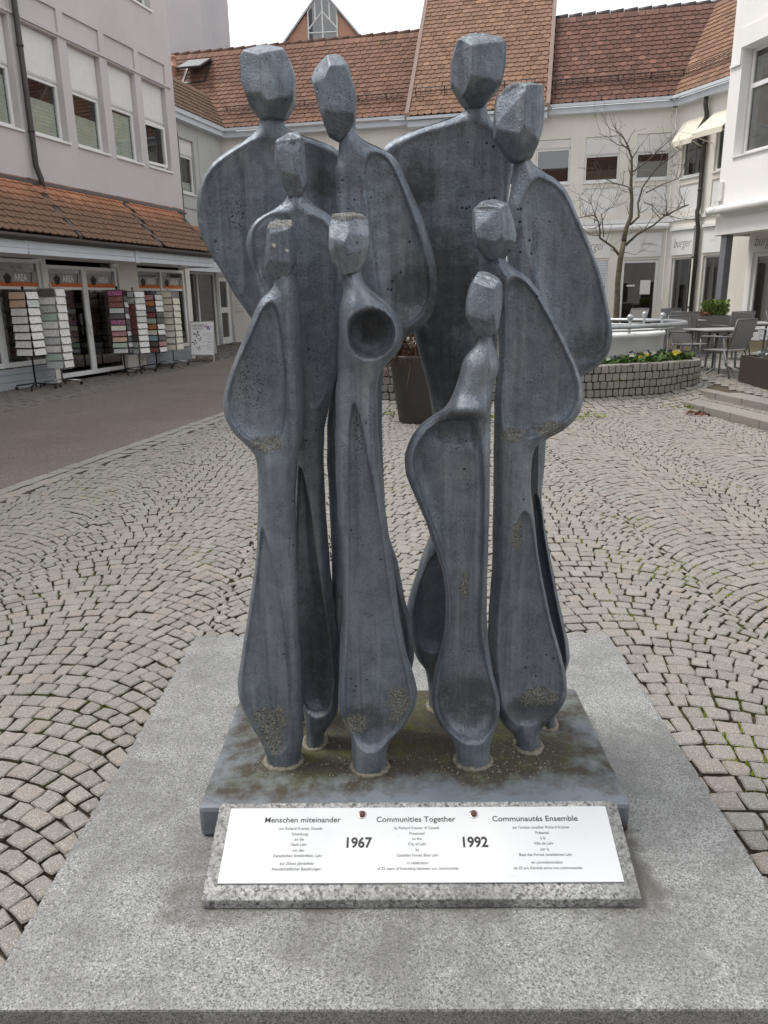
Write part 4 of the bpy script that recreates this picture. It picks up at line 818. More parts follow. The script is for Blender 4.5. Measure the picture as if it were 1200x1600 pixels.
# shop interior
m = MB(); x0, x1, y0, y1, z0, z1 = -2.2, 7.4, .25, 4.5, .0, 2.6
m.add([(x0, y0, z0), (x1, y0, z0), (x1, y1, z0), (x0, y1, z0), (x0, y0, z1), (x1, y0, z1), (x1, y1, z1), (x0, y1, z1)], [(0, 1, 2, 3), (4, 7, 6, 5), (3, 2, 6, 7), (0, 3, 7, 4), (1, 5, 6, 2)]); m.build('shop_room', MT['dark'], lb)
GOODS = [simple('goods_'+str(i), c, .6, 0, .2, 4, 0) for i, c in enumerate(((.5, .48, .42), (.30, .28, .25), (.45, .1, .12), (.12, .2, .3), (.55, .5, .2), (.25, .3, .18)))]
m = MB()
for x in np.arange(-1.8, 7, 1.15):
    m.box(x, x+.9, 1.6, 1.95, .1, .14)
    for z in (.45, .8, 1.15, 1.5, 1.85): m.box(x, x+.9, 1.6, 1.95, z, z+.02)
m.build('shop_shelf', MT['room'], lb)
m = MB()
for x in np.arange(-1.8, 7, 1.15):
    for z in (.14, .47, .82, 1.17, 1.52):
        q = x
        while q < x+.8:
            wd = random.uniform(.05, .16); m.box(q, q+wd*.9, 1.55, 1.8, z, z+random.uniform(.12, .28), random.randrange(6)); q += wd
o = m.build('shelf_goods', GOODS, lb); o['kind'] = 'stuff'

# ---- wing that links the shop building to the cafe building
CB0 = dir_frame(-5.19, 27.34, .97307, -.23048); p = shop(S1, -1.4); WG = dir_frame(p[0], p[1], SH_D[0], SH_D[1])
wg = thing('wing_building', 'grey green set-back wing with a door and tall curtained windows beside the lilac shop', 'building', WG); WL = 5.35
w = MB(); hw = [(2.5, 3.35, 4.85, 6.4)]
holed(w, -2, WL, 4.0, 7.0, hw[:1], 0, .2); holed(w, -2, WL, 0, 4.0, [(1.9, 4.15, .12, 2.55), (4.33, 5.17, .22, 2.45)], .0, .15)
w.build('wall', MT['green'], wg)
window(wg, WG, 2.5, 3.35, 4.85, 6.4, y=.1, box=.45, blind=.3)
m = MB(); m.box(3.6, 5.2, -.02, 0, 4.62, 6.62); m.box(2.2, 5.3, -.03, 0, 4.42, 4.5); m.build('wall_panel', MT['green'], wg)
window(wg, WG, 1.9, 4.15, .12, 2.55, y=.05, mull=(3.02,), sill=False, blind=1.0, blind_mat='curtain', name='tall_window', glass_='dglass', depth=.6)
dg = window(wg, WG, 4.33, 5.17, .22, 2.45, y=.05, mull=(), sill=False, glass_='dglass', inner='dark', name='white_door', fw=.16); m = MB(); m.box(4.49, 5.01, .055, .11, 1.25, 1.43); m.build('door_rail', MT['frame'], dg, WG)
for x in (4.17, 5.175):
    for z in (.22, .52):
        m = MB(); m.box(x, x+.15, -.02, 0, z, z+.28); m.build('plinth_stone', MT['greyboard'], wg, bevel=.004)
for z, hh in ((1.52, .1), (1.40, .08), (1.30, .07)):
    m = MB(); m.box(.15, .42, -.03, 0, z, z+hh); m.build('name_sign', MT['wprint'], wg, CB0)
cn = MB(); cn.prism([(-.9, 2.86), (0, 3.85), (0, 3.7), (-.9, 2.76)], 'x', .0, 4.2); cw = cn.build('canopy_roof', MT['gutter'], wg)
up2 = np.array([0, .9, .99]); up2 /= np.linalg.norm(up2); RmW = np.array(WG.to_3x3())
tile_roof(cw, np.array(WG @ Vector((0, -.93, 2.87))), RmW @ np.array([1, 0, 0]), RmW @ up2, lambda s_, k: 0 < s_ < 4.15, 1.35, 0, 4.2, .20, .165, MT['pent'], 60, lambda a, b: .5+.22*random.gauss(0, 1))
for z0, z1 in ((2.50, 2.60), (2.607, 2.80)):
    m = MB(); m.box(-.02, 4.25, -.95, -.9, z0, z1); m.build('fascia_board', MT['fascia'], wg)
m = MB(); m.box(-.02, 4.25, -.9, 0, 2.56, 2.6); m.build('soffit', MT['frame'], wg)
m = MB(); m.tube([(2.1, -.12, 6.9), (2.1, -.12, 6.6), (2.25, -.08, 6.4), (2.25, -.08, 3.9)], .05, 8); m.build('drainpipe', MT['gutter'], wg, None, True)
PT = 1.2; PN = math.sqrt(1+PT*PT)
m = MB(); m.prism([(-.22, 6.82), (-.22, 6.98), (0, 7.02), (0, 6.82)], 'x', -2, WL-.12); m.prism([(-.27, 6.97), (-.27, 7.1), (-.2, 7.1), (-.2, 6.99)], 'x', -2, WL-.2); m.build('eaves_board', MT['fascia'], wg)
rw = MB(); kk = 1.0; rw.poly([(-2, -.2, 7.05), (WL-.05, -.2, 7.05), (WL-.05+.95*kk*.84, -.2+kk, 7.05+kk*PT), (-2, -.2+kk, 7.05+kk*PT)]); rwo = rw.build('roof', MT['gutter'], wg)
upw2 = np.array([0, 1, PT])/PN
tile_roof(rwo, np.array(WG @ Vector((0, -.26, 7.075))), RmW @ np.array([1, 0, 0]), RmW @ upw2, lambda s_, k: -.3 < s_ < WL-.0+(.80*k/PN), 1.75, -.3, 8, .205, .2, MT['roof_wing'], 60)
m = MB(); m.tube([(WL-.1, -.2, 7.12), (WL+.80*1.7/PN, 1.5/PN*1.0, 7.12+1.7*PT/PN*.97)], .05, 6); m.build('valley_flashing', MT['gutter'], wg)

# ---- cream cafe building across the back
CB = dir_frame(-5.19, 27.34, .97307, -.23048); CBI = np.array(CB.to_3x3())
cb = thing('cafe_building', 'long cream cafe building with steep red tiled roofs across the back of the square', 'building', CB); CL = 14.27
up_w = [(1.3, 2.35), (2.8, 3.85), (4.3, 5.35), (5.8, 6.85), (7.3, 8.35), (8.8, 9.8), (10.31, 11.33), (11.76, 12.76), (13.24, 14.2)]
gr_w = [(1.3, 2.35, .3, 2.65), (2.8, 3.85, .3, 2.65), (4.3, 5.35, .3, 2.65), (5.8, 6.85, .3, 2.65), (7.3, 8.35, .3, 2.65), (8.8, 9.8, .3, 2.65), (10.3, 11.3, .3, 2.65), (11.55, 12.62, .3, 2.65), (13.02, 14.12, .3, 2.65)]
w = MB(); holed(w, 0, CL, .0, 7.0, [(a, b, 4.92, 6.17) for a, b in up_w]+[(a, b, 4.02, 4.74) for a, b in up_w]+gr_w, 0, .12)
w.build('wall', MT['cream'], cb)
for i, (a, b) in enumerate(up_w):
    window(cb, CB, a, b, 4.92, 6.17, y=.05, box=.5 if i > 6 else .26, blind=0 if i < 7 else (.45, .72)[i-7], blind_mat='curtain', inner='dark' if i < 7 else 'room', glass_='dglass' if i < 8 else 'glass', fw=.05)
    m = MB(); m.box(a+.002, b-.002, .03, .09, 4.021, 4.739); m.build('spandrel_panel', MT['frame'], cb)
m = MB(); m.box(0, CL+.02, -.05, .0, 3.70, 3.80); m.build('string_course', MT['frame'], cb, bevel=.008)
for i, (a, b, c, d_) in enumerate(gr_w):
    window(cb, CB, a, b, c, d_, y=.04, sill=False, glass_='dglass', inner='room' if i > 6 else 'dark', fw=.09 if i == 8 else .05, name='terrace_door' if i == 8 else 'shop_window', depth=2.4)
    m = MB(); m.box(a-.03, b+.03, -.035, 0, 2.72, 3.42); pn = m.build('sign_panel', MT['frame'], cb, bevel=.006)
    if i >= 6:
        text('sign_lettering', 'burger' if i < 8 else 'cafe bistro', .40 if i < 8 else .11, CB @ at((a+b)/2+(.18 if i == 8 else .05), -.037, 3.08 if i < 8 else 3.1), pn, MT['inkg'], 'CENTER', .28, -.006 if i < 8 else 0, .62)
m = MB(); m.tube([(13.95, -.055, 1.1), (13.95, -.055, 1.45)], .014, 6); m.build('door_handle', MT['ink'], cb)
for x, z, w_, h_ in ((13.62, 1.62, .30, .42), (13.22, 1.86, .24, .05)):
    m = MB(); m.box(x, x+w_, .062, .066, z, z+h_); m.build('paper_notice', MT['wprint'], cb)
sh_ = MB()
for z in np.arange(1.9, 2.6, .075): sh_.box(11.6, 12.57, .01, .035, z, z+.068)
sh_.build('roller_shutter', MT['fascia'], cb)
for a, b in ((11.45, 14.3),):
    m = MB(); m.tube([(a, -.16, 3.58), (b, -.16, 3.58)], .085, 12); m.box(a, b, -.12, -.0, 3.5, 3.66); m.build('awning_cassette', MT['frame'], cb, None, False)
# tiled roofs
def slope(xf, k): return (xf, k/PN-.2, 7.05+k*PT/PN)
def roof_poly(name, pts, mat, off=0.): m = MB(); m.poly([(x, k/PN-.2-off, 7.02+k*PT/PN) for x, k in pts]); return m.build(name, mat, cb)
upb = CBI @ (np.array([0, 1, PT])/PN); axb = CBI @ np.array([1, 0, 0])
KR = 3.95
rA = roof_poly('roof', [(-.0, 0), (6.38, 0), (6.38, KR), (-4.2, KR), (-4.2, 1.75), (-1.0, 1.6)], MT['gutter'])
Ob = lambda dy, dz=0: np.array(CB @ Vector((0, -.26+dy, 7.05+dz)))
def tA(a, b): return .46+.17*random.gauss(0, 1)+(.22 if a < .6 and b < 2 else 0)-.12*math.sin(a*.9+1)
tile_roof(rA, Ob(0), axb, upb, lambda s_, k: (-.62*k if k < 1.75 else -4.2) < s_ < 6.36, KR, -4.2, 6.4, .205, .20, MT['roof'], 110, tA)
rC = roof_poly('roof', [(10.62, 0), (CL, 0), (CL+.62*KR*.9, KR), (10.62, KR)], MT['gutter'])
def tC(a, b):
    t = .28+.17*random.gauss(0, 1)
    return .98 if random.random() < .07 and 11 < a < 14.5 and .6 < b < 3 else min(t, .8)
tile_roof(rC, Ob(0), axb, upb, lambda s_, k: 10.66 < s_ < CL+.40*k, KR, 10.6, 17.5, .205, .20, MT['roof_dark'], 95, tC)
rB = MB(); KB = 7.2; dz = -.12
rB.poly([(6.42, -.5, 6.96+dz), (10.6, -.5, 6.96+dz), (10.6, KB/PN-.5, 6.96+dz+KB*PT/PN), (6.42, KB/PN-.5, 6.96+dz+KB*PT/PN)]); 
rB.add([(6.42, -.5, 6.96+dz), (6.42, KB/PN-.5, 6.96+dz+KB*PT/PN), (6.42, KB/PN-.5+2, 6.9+dz), (10.6, -.5, 6.96+dz), (10.6, KB/PN-.5, 6.96+dz+KB*PT/PN), (10.6, KB/PN+1.5, 6.9+dz)], [(0, 2, 1), (3, 4, 5)])
rBo = rB.build('roof', MT['gutter'], cb)
tile_roof(rBo, Ob(-.3, -.10), axb, upb, lambda s_, k: 6.42 < s_ < 10.58, KB, 6.44, 10.6, .205, .20, MT['roof_mid'], 90, lambda a, b: .5+.2*random.gauss(0, 1))
for x in (6.40, 10.62):
    m = MB(); m.prism([(-.58, 6.86), (KB/PN-.5, 6.90+KB*PT/PN), (KB/PN-.5, 7.10+KB*PT/PN), (-.58, 7.06)], 'x', x-.06, x+.06); m.build('verge_board', MT['vergem'], cb)
for a, b, o_, zz_ in ((-.06, 6.40, 0, 0), (6.41, 10.61, -.3, -.12), (10.62, CL, 0, 0)):
    m = MB(); m.prism([(-.24+o_, 6.80+zz_), (-.24+o_, 6.97+zz_), (0, 7.01+zz_), (0, 6.80+zz_)], 'x', a, b); m.build('eaves_board', MT['fascia'], cb)
    m = MB(); m.prism([(-.34+o_, 6.98+zz_), (-.34+o_, 7.06+zz_), (-.24+o_, 7.06+zz_), (-.24+o_, 6.98+zz_)], 'x', a, b); m.build('gutter', MT['fascia'], cb)
# snow guards
for a, b, o_ in ((.2, 6.2, 0), (6.6, 10.5, -.3), (10.8, CL+.2, 0)):
    m = MB(); k0 = .62; y0, z0 = k0/PN-.2+o_-.12, 7.05+k0*PT/PN+.1
    for dz_ in (0, .09, .18): m.tube([(a, y0, z0+dz_), (b, y0, z0+dz_)], .011, 5)
    for x in np.arange(a, b+.01, .16): m.tube([(x, y0+.0, z0-.02), (x, y0, z0+.19)], .007, 4, cap=False)
    for x in np.arange(a, b, .9): m.tube([(x, y0+.16, z0-.02), (x, y0, z0+.2)], .016, 5)
    m.build('snow_guard', MT['gutter'], cb)
# ridge tiles
for a, b, roofo in ((-4.1, 6.35, rA), (10.66, 17, rC)):
    for x in np.arange(a, b, .42):
        m = MB(); y0, z0 = KR/PN-.2, 7.05+KR*PT/PN; m.tube([(x, y0, z0), (x+.40, y0, z0+.02)], [.085, .10], 8); m.build('ridge_tile', MT['roof'] if roofo is rA else MT['gutter'], cb, None, True)
# roof light and clay vent pipe
SKM = CB @ Matrix.Translation((-1.42, 2.28/PN-.2, 7.05+2.28*PT/PN)) @ Matrix.Rotation(math.atan(PT), 4, 'X')
m = MB(); fr_ring(m, -.42, .42, -.1, 1.0, -.05, .10, .05); sk = MB()
for x0, x1, y0, y1 in ((-.45, -.38, 0, 1.1), (.38, .45, 0, 1.1), (-.38, .38, 0, .07), (-.38, .38, 1.03, 1.1)): sk.box(x0, x1, y0, y1, .0, .12)
sko = sk.build('roof_light', MT['gutter'], cb, SKM)
m = MB(); m.box(-.36, .36, .08, 1.02, .01, .03); m.build('opening', MT['dark'], sko, SKM)
LM = SKM @ Matrix.Translation((0, 1.1, .13)) @ Matrix.Rotation(math.radians(-24), 4, 'X')
m = MB(); m.box(-.45, .45, -1.12, 0, 0, .05); m.box(-.40, .40, -1.06, -.05, .051, .056, 1); m.build('sash', [MT['gutter'], MT['galv']], sko, LM)
m = MB(); m.lathe([(.13, -.3), (.13, .3), (.17, .32), (.17, .38), (.11, .4), (.11, .62), (.14, .64), (.12, .7), (.001, .72)], 12, (-2.3, 2.75/PN-.2, 7.05+2.75*PT/PN)); m.build('vent_pipe', MT['terra'], cb, None, True)
# right wing of the cafe building
RW = dir_frame(8.7, 24.05, .37175, -.92833); RWm = np.array(RW.to_3x3()); RL = 4.6
w = MB(); holed(w, 0, RL, 0, 7.0, [(.36, 1.12, 4.86, 6.05), (1.62, 2.5, 4.86, 6.05), (.30, 1.12, .4, 2.65), (1.55, 2.2, .4, 2.65), (.36, 1.12, 3.96, 4.66), (1.62, 2.5, 3.96, 4.66)], 0, .12); w.build('wall', MT['cream'], cb, RW)
for a, b in ((.36, 1.12), (1.62, 2.5)):
    window(cb, RW, a, b, 4.86, 6.05, y=.06, glass_='dglass', fw=.05)
    m = MB(); m.box(a+.002, b-.002, .03, .09, 3.961, 4.659); m.build('spandrel_panel', MT['frame'], cb, RW)
for a, b in ((.30, 1.12), (1.55, 2.2)):
    window(cb, RW, a, b, .4, 2.65, y=.06, sill=False, glass_='dglass', fw=.05, depth=2, name='shop_window'); m = MB(); m.box(a-.03, b+.03, -.035, 0, 2.72, 3.42); pn = m.build('sign_panel', MT['frame'], cb, RW, bevel=.006)
    text('sign_lettering', 'burger' if a < 1 else 'bistro', .36 if a < 1 else .12, RW @ at((a+b)/2, -.037, 3.05), pn, MT['inkg'], 'CENTER', .28, -.005, .72)
m = MB(); m.box(0, RL, -.05, 0, 3.70, 3.80); m.box(.25, 1.2, -.1, 0, 3.42, 3.5); m.box(1.5, 2.3, -.1, 0, 3.42, 3.5); m.build('string_course', MT['frame'], cb, RW)
m = MB(); m.tube([(1.26, -.14, 6.85), (1.26, -.14, 6.6), (1.28, -.09, 6.4), (1.30, -.09, 4.0), (1.30, -.13, 3.85), (1.34, -.13, 3.6), (1.36, -.09, 3.4), (1.36, -.09, .3)], .06, 10)
for z in (5.6, 4.4, 2.6, 1.2): m.tube([(1.30, -.09, z), (1.30, -.09, z+.06)], .072, 10)
m.build('drainpipe', MT['gutter'], cb, RW, True)
for a, b, r in ((.36, 1.14, .42), (1.5, 2.55, .75)):
    m = MB(); m.prism([(-.02, 6.32), (-.02, 6.36), (-r, 5.80), (-r, 5.66), (-r+.02, 5.66), (-r+.02, 5.78)], 'x', a, b); m.prism([(-.02, 6.34), (-r+.03, 5.79), (-.02, 5.79)], 'x', a+.004, a+.012) if False else None
    m.tube([(a+.03, -.02, 5.6), (a+.03, -r+.02, 5.73)], .015, 6); m.tube([(b-.03, -.02, 5.6), (b-.03, -r+.02, 5.73)], .015, 6); m.build('window_awning', MT['awning'], cb, RW)
m = MB(); m.prism([(-.24, 6.80), (-.24, 6.97), (0, 7.01), (0, 6.80)], 'x', .03, RL); m.prism([(-.34, 6.98), (-.34, 7.06), (-.24, 7.06), (-.24, 6.98)], 'x', .03, RL); m.build('eaves_board', MT['fascia'], cb, RW)
m = MB(); kk = KR; m.poly([(0, -.2, 7.02), (RL, -.2, 7.02), (RL, kk/PN-.2, 7.02+kk*PT/PN), (-.40*kk, kk/PN-.2, 7.02+kk*PT/PN)]); rDo = m.build('roof', MT['gutter'], cb, RW)
tile_roof(rDo, np.array(RW @ Vector((0, -.26, 7.05))), RWm @ np.array([1, 0, 0]), RWm @ (np.array([0, 1, PT])/PN), lambda s_, k: -.38*k+.05 < s_ < RL, KR, -2, RL, .205, .20, MT['roof_mid'], 0, lambda a, b: .45+.2*random.gauss(0, 1))
m = MB(); v0 = np.array(CB @ Vector((CL, -.2, 7.14))); v1 = np.array(CB @ Vector((CL+.40*KR, KR/PN-.2, 7.14+KR*PT/PN))); m.tube([v0, v1], .05, 6); m.build('valley_flashing', MT['gutter'], cb, Matrix.Identity(4))
m = MB(); k0 = .62; y0, z0 = k0/PN-.32, 7.15+k0*PT/PN
for dz_ in (0, .09, .18): m.tube([(.1, y0, z0+dz_), (RL, y0, z0+dz_)], .011, 5)
for x in np.arange(.1, RL, .16): m.tube([(x, y0, z0-.02), (x, y0, z0+.19)], .007, 4, cap=False)
m.build('snow_guard', MT['gutter'], cb, RW)

# ---- white building at the right edge
RB = dir_frame(8.805, 20.87, .2334, -.9724)
rb = thing('white_building', 'bright white rendered building with an awning cassette and grey column at the right', 'building', RB)
w = MB(); holed(w, 0, 14, 3.62, 13, [(.42, 2.2, 4.9, 7.3), (3.8, 5.6, 4.9, 7.3), (7, 8.8, 4.9, 7.3)], 0, .34)
w.add([(0, 0, 3.05), (0, 6, 3.05), (0, 6, 13), (0, 0, 13), (14, 0, 0), (14, 6, 0), (14, 6, 13), (14, 0, 13)], [(0, 3, 2, 1), (4, 5, 6, 7), (3, 7, 6, 2)])
for a in (.42, 3.8, 7): w.prism([(a-.12, 7.45), (a+1.9, 7.45), (a+1.9, 7.8), (a+1.96, 7.8), (a+1.96, 7.40), (a-.42+.02, 7.40), (a-.42+.02, 6.98), (a-.40, 6.98), (a-.40, 7.04), (a-.12, 7.04)][::-1], 'y', -.05, -.001) if False else w.prism([(a-.02, 7.32), (a+1.85, 7.32), (a+1.85, 7.62), (a+1.92, 7.62), (a+1.92, 7.74), (a-.10, 7.74), (a-.10, 7.02), (a-.40, 7.02), (a-.40, 6.96), (a-.02, 6.96)], 'y', -.05, -.001)
w.build('wall', MT['white'], rb)
for a in (.42, 3.8, 7): window(rb, RB, a+.02, a+1.78, 4.9, 7.3, y=.26, blind=.95, blind_mat='curtain', mull=(), fw=.08); m = MB(); m.box(a+.1, a+1.7, .262, .325, 6.42, 6.52); m.build('transom', MT['frame'], rb)
m = MB(); m.box(0, 14, .0, .45, 3.06, 3.615); m.build('canopy_beam', MT['white'], rb, bevel=.01)
m = MB(); m.box(0, 14, .45, 1.2, 3.2, 3.3); m.build('soffit', MT['frame'], rb)
m = MB(); m.tube([(-.06, -.17, 3.66), (14, -.17, 3.66)], .105, 14); m.prism([(-.10, 3.50), (0, 3.55), (0, 3.72), (-.10, 3.72)], 'x', .3, 14); m.build('awning_cassette', MT['frame'], rb)
m = MB(); m.tube([(-.06, -.17, 3.66), (-.09, -.17, 3.66)], .12, 14); m.box(.02, .2, -.06, -.001, 3.9, 4.35); m.build('cassette_end', MT['shutter'], rb)
m = MB(); m.box(.20, .42, .06, .26, .3, 3.055); m.build('column', MT['column'], rb, bevel=.008)
w = MB(); holed(w, .1, 14, .3, 3.2, [(.30, 1.75, .75, 2.62), (4, 6, .75, 2.62)], 1.0, .15); w.build('ground_floor_wall', MT['white'], rb)
rl = window(rb, RB @ Matrix.Translation((0, 1.0, 0)), (.30), 1.75, .75, 2.62, y=.06, sill=False, glass_='dglass', fw=.10, depth=3.0, name='terrace_door')
text('sign_lettering', 'burger', .40, RB @ at(.72, .993, 2.90), rb, MT['inkg'], 'CENTER', .28, -.006, .75)
m = MB(); m.lathe([(.05, .0), (.10, -.14), (.095, -.14), (.045, 0)], 12, (.95, 3.4, 2.0)); m.build('lamp_shade', emit_mat('lamp_shade_glow', (1, .62, .3), .9), rb, None, True)
m = MB(); m.sphere((.95, 3.4, 1.91), .04, 8); m.build('lamp_bulb', emit_mat('warm_bulb', (1, .6, .28), 9), rb, None, True)
m = MB()
for z in (.42, .52, .62): m.box(.9, 3.2, .96, 1.0, z, z+.09)
m.build('plinth_board', MT['fascia'], rb)

# ---- gabled house far behind
GH = frame(-2.6, 42, 0, -6)
gh = thing('gabled_house', 'terracotta gabled house with a glazed gable peeking over the roof ridge', 'building', GH)
m = MB(); gz, gw = 16.05, 2.4
m.prism([(-gw-.1, 10), (gw+.1, 10), (gw+.1, 13.3), (0, gz), (-gw-.1, 13.3)], 'y', 0, 8); m.build('wall', MT['terra'], gh)
for sg in (-1, 1):
    m = MB(); m.add([(0, -.12, gz+.12), (sg*(gw+1.2), -.12, gz+.1-(gw+1.2)*1.12), (sg*(gw+1.2), 8.2, gz+.1-(gw+1.2)*1.12), (0, 8.2, gz+.12)], [(0, 1, 2, 3)]); m.build('roof', MT['roof_dark'], gh)
    m = MB(); m.tube([(0, -.14, gz+.1), (sg*(gw+1.2), -.14, gz+.1-(gw+1.2)*1.12)], .05, 5); m.build('verge_board', MT['fascia'], gh)
m = MB(); m.prism([(-.72, 11), (.72, 11), (.72, gz-.82), (0, gz-.08), (-.72, gz-.82)], 'y', -.03, -.012); m.build('gable_glazing', MT['dglass'], gh)
m = MB(); m.prism([(-.72, 11), (.72, 11), (.72, gz-.82), (0, gz-.08), (-.72, gz-.82)], 'y', -.010, -.004); m.build('glazing_back', MT['column'], gh)
m = MB()
for p_, q_ in (((-.72, 11), (-.72, gz-.78)), ((.72, 11), (.72, gz-.78)), ((0, 11), (0, gz-.1)), ((-.72, gz-.8), (0, gz-.05)), ((.72, gz-.8), (0, gz-.05)), ((-.72, gz-1.75), (.72, gz-1.75)), ((-.72, gz-1.6), (0, gz-.85)), ((.72, gz-1.6), (0, gz-.85)), ((-.36, gz-1.2), (-.36, gz-.42)), ((.36, gz-1.2), (.36, gz-.42))):
    m.tube([(p_[0], -.05, p_[1]), (q_[0], -.05, q_[1])], .035, 4)
m.build('glazing_bars', MT['frame'], gh)
for x in (-1.5, 1.5):
    m = MB(); m.box(x-.01, x+.01, -.006, 0, 10, 13.2); m.box(x-.75, x+.75, -.006, -.001, 13.0, 13.02); m.build('panel_joint', MT['gutter'], gh)

# ---- invented houses behind the camera: reflected in the windows, and cutting the front light
for i, (x, wd, h, label, mt) in enumerate(((-13, 9, 7.2, 'invented unseen cream town house with brown tiled roof, left of three behind the camera', 'cream'), (-3.8, 9.4, 8.0, 'invented unseen lilac town house with brown tiled roof, middle of three behind the camera', 'lilac'), (6, 10, 7.0, 'invented unseen grey green town house with brown tiled roof, right of three behind the camera', 'green'))):
    HM = frame(x, -13, 0, 0); hb = thing('unseen_town_house', label, 'building', HM, 'invented town houses behind the camera')
    m = MB(); hl = [(a, a+1.1, z, z+1.6) for a in np.arange(.8, wd-1.5, 1.9) for z in (1.0, 4.4)]
    m.add([(0, 0, 0), (wd, 0, 0), (wd, -8, 0), (0, -8, 0), (0, 0, h), (wd, 0, h), (wd, -8, h), (0, -8, h)], [(1, 2, 6, 5), (2, 3, 7, 6), (3, 0, 4, 7), (0, 1, 5, 4)]); m.build('wall', MT[mt], hb)
    for a, b, c, d_ in hl:
        m = MB(); fr_ring(m, a, b, c, d_, .005, .06, .08); f_ = m.build('window', MT['frame'], hb); m = MB(); m.box(a+.08, b-.08, .004, .02, c+.08, d_-.08); m.build('pane', MT['dark'], f_)
    m = MB(); m.prism([(.5, h-.3), (-4, h+4.6), (-8.5, h-.3)], 'x', -.1, wd+.1); m.build('roof', MT['roof_dark'], hb)

# ------------------------------------------------------------------ things in front of the shop
def card_mat(name, base, ink, amt=.5, sc=45):
    m, b = base_mat(name, .45, 0, .4); n = noise(m, sc, 2, .5, dist=1.5); c = mixc(m, mul(m, ramp(m, n, .56, .62), amt), base, ink); lk(m, c, b.inputs['Base Color']); return m
CM = {k: card_mat('card_'+k, *v) for k, v in dict(white=((.82, .81, .78), (.08, .08, .08), .6), cream=((.78, .74, .62), (.2, .15, .1), .45), grey=((.58, .60, .58), (.1, .1, .12), .6), green=((.45, .55, .45), (.15, .2, .1), .5),
      magenta=((.30, .06, .16), (.75, .7, .7), .5), pink=((.40, .16, .17), (.8, .75, .7), .5), orange=((.42, .17, .07), (.8, .7, .5), .4), dark=((.10, .09, .09), (.4, .4, .4), .4), blue=((.25, .38, .45), (.75, .75, .7), .5), brown=((.22, .07, .06), (.5, .4, .3), .5), peach=((.66, .45, .33), (.1, .08, .08), .5)).items()}
def rack(label, s_, off, yaw, pal, rows, z0, z1, side, metal='pole', portrait=False):
    P = shop(s_, off, zs(s_)); M = frame(P[0], P[1], P[2], yaw)
    r = thing('card_rack', label, 'card rack', M, 'greeting card racks outside the shop'); mt = MT[metal]
    m = MB(); m.tube([(0, 0, .06), (0, 0, z1+.06)], .018, 8); m.sphere((0, 0, z1+.07), .03, 8); m.build('pole', mt, r, None, True)
    for k in range(4):
        a = k*math.pi/2+.4; c_, n_ = math.cos(a), math.sin(a)
        m = MB(); m.tube([(0, 0, .13), (.36*c_, .36*n_, .09)], .016, 6); m.build('base_arm', mt, r, None, True)
        m = MB(); m.tube([(.36*c_-.012*n_, .36*n_+.012*c_, .035), (.36*c_+.012*n_, .36*n_-.012*c_, .035)], .034, 12); m.tube([(.36*c_, .36*n_, .04), (.36*c_, .36*n_, .10)], .008, 5); m.build('caster', MT['pole'], r, None, False)
    m = MB(); h = side/2
    for sx in (-1, 1):
        for sy in (-1, 1): m.box(sx*h-.008, sx*h+.008, sy*h-.008, sy*h+.008, z0-.02, z1)
    for z in np.linspace(z0-.02, z1, rows+1):
        for k in range(4):
            R = Matrix.Rotation(k*math.pi/2, 4, 'Z'); q = [R @ Vector(p) for p in ((-h, -h-.012, z), (h, -h-.012, z), (h, -h+.004, z), (-h, -h+.004, z), (-h, -h-.012, z+.012), (h, -h-.012, z+.012), (h, -h+.004, z+.012), (-h, -h+.004, z+.012))]
            m.add(q, [(0, 3, 2, 1), (4, 5, 6, 7), (0, 1, 5, 4), (1, 2, 6, 5), (2, 3, 7, 6), (3, 0, 4, 7)])
    m.box(-h+.03, h-.03, -h+.03, h-.03, z0, z1-.01); m.build('rack_frame', mt, r)
    ph = (z1-z0)/rows
    cache = {}
    for k in range(4):
        for j in range(rows):
            if random.random() < .04: continue
            mt_ = pal[k % len(pal)][j % len(pal[k % len(pal)])]; mt_ = random.choice(mt_) if isinstance(mt_, (list, tuple)) else mt_
            key = mt_
            if key not in cache:
                w_ = side*.47; hh = ph*.86; cb_ = MB(); cb_.add([(-w_, -.003, 0), (w_, -.003, 0), (w_, -.003+.02, hh), (-w_, -.003+.02, hh), (-w_, .003, 0), (w_, .003, 0), (w_, .023, hh), (-w_, .023, hh)], [(0, 1, 2, 3), (4, 7, 6, 5), (0, 4, 5, 1), (2, 6, 7, 3), (1, 5, 6, 2), (3, 7, 4, 0)]); cache[key] = cb_.mesh('card', CM[mt_])
            o = bpy.data.objects.new('card', cache[key])
            link(o, 'card', r, M @ Matrix.Rotation(k*math.pi/2, 4, 'Z') @ Matrix.Translation((random.uniform(-.004, .004), -h-.024, z0+j*ph+.012)) @ Matrix.Rotation(random.uniform(-.02, .02), 4, 'Y'))
    return r
Wt = ['white', 'white', 'white', 'white', 'grey']
rack('low rack of white number cards, two peach ones at its top, leftmost at the shop', 0.42, .50, -12, [['white']*6+['peach', 'peach'], ['white', 'white', 'white', 'white', 'white', 'white', 'grey', 'white']], 8, .66, 1.86, .36)
rack('tall rack of white and pale green cards reaching low, beside the shop door', 1.18, .52, -8, [['grey', 'green', 'white', 'grey', 'white', 'white', 'green', 'grey', 'white', 'dark'], ['white', Wt, Wt, 'white', 'white', Wt, 'white', 'white', 'white', 'white']], 10, .36, 1.92, .36, 'chrome')
rack('black framed rack with magenta and pink cards right of the shop door', 3.42, .48, 4, [['grey', 'green', 'peach', 'pink', 'cream', 'magenta', 'dark', 'grey', 'brown', 'brown', 'magenta'], ['dark', 'grey', 'dark', 'grey', 'dark']], 11, .50, 1.90, .34)
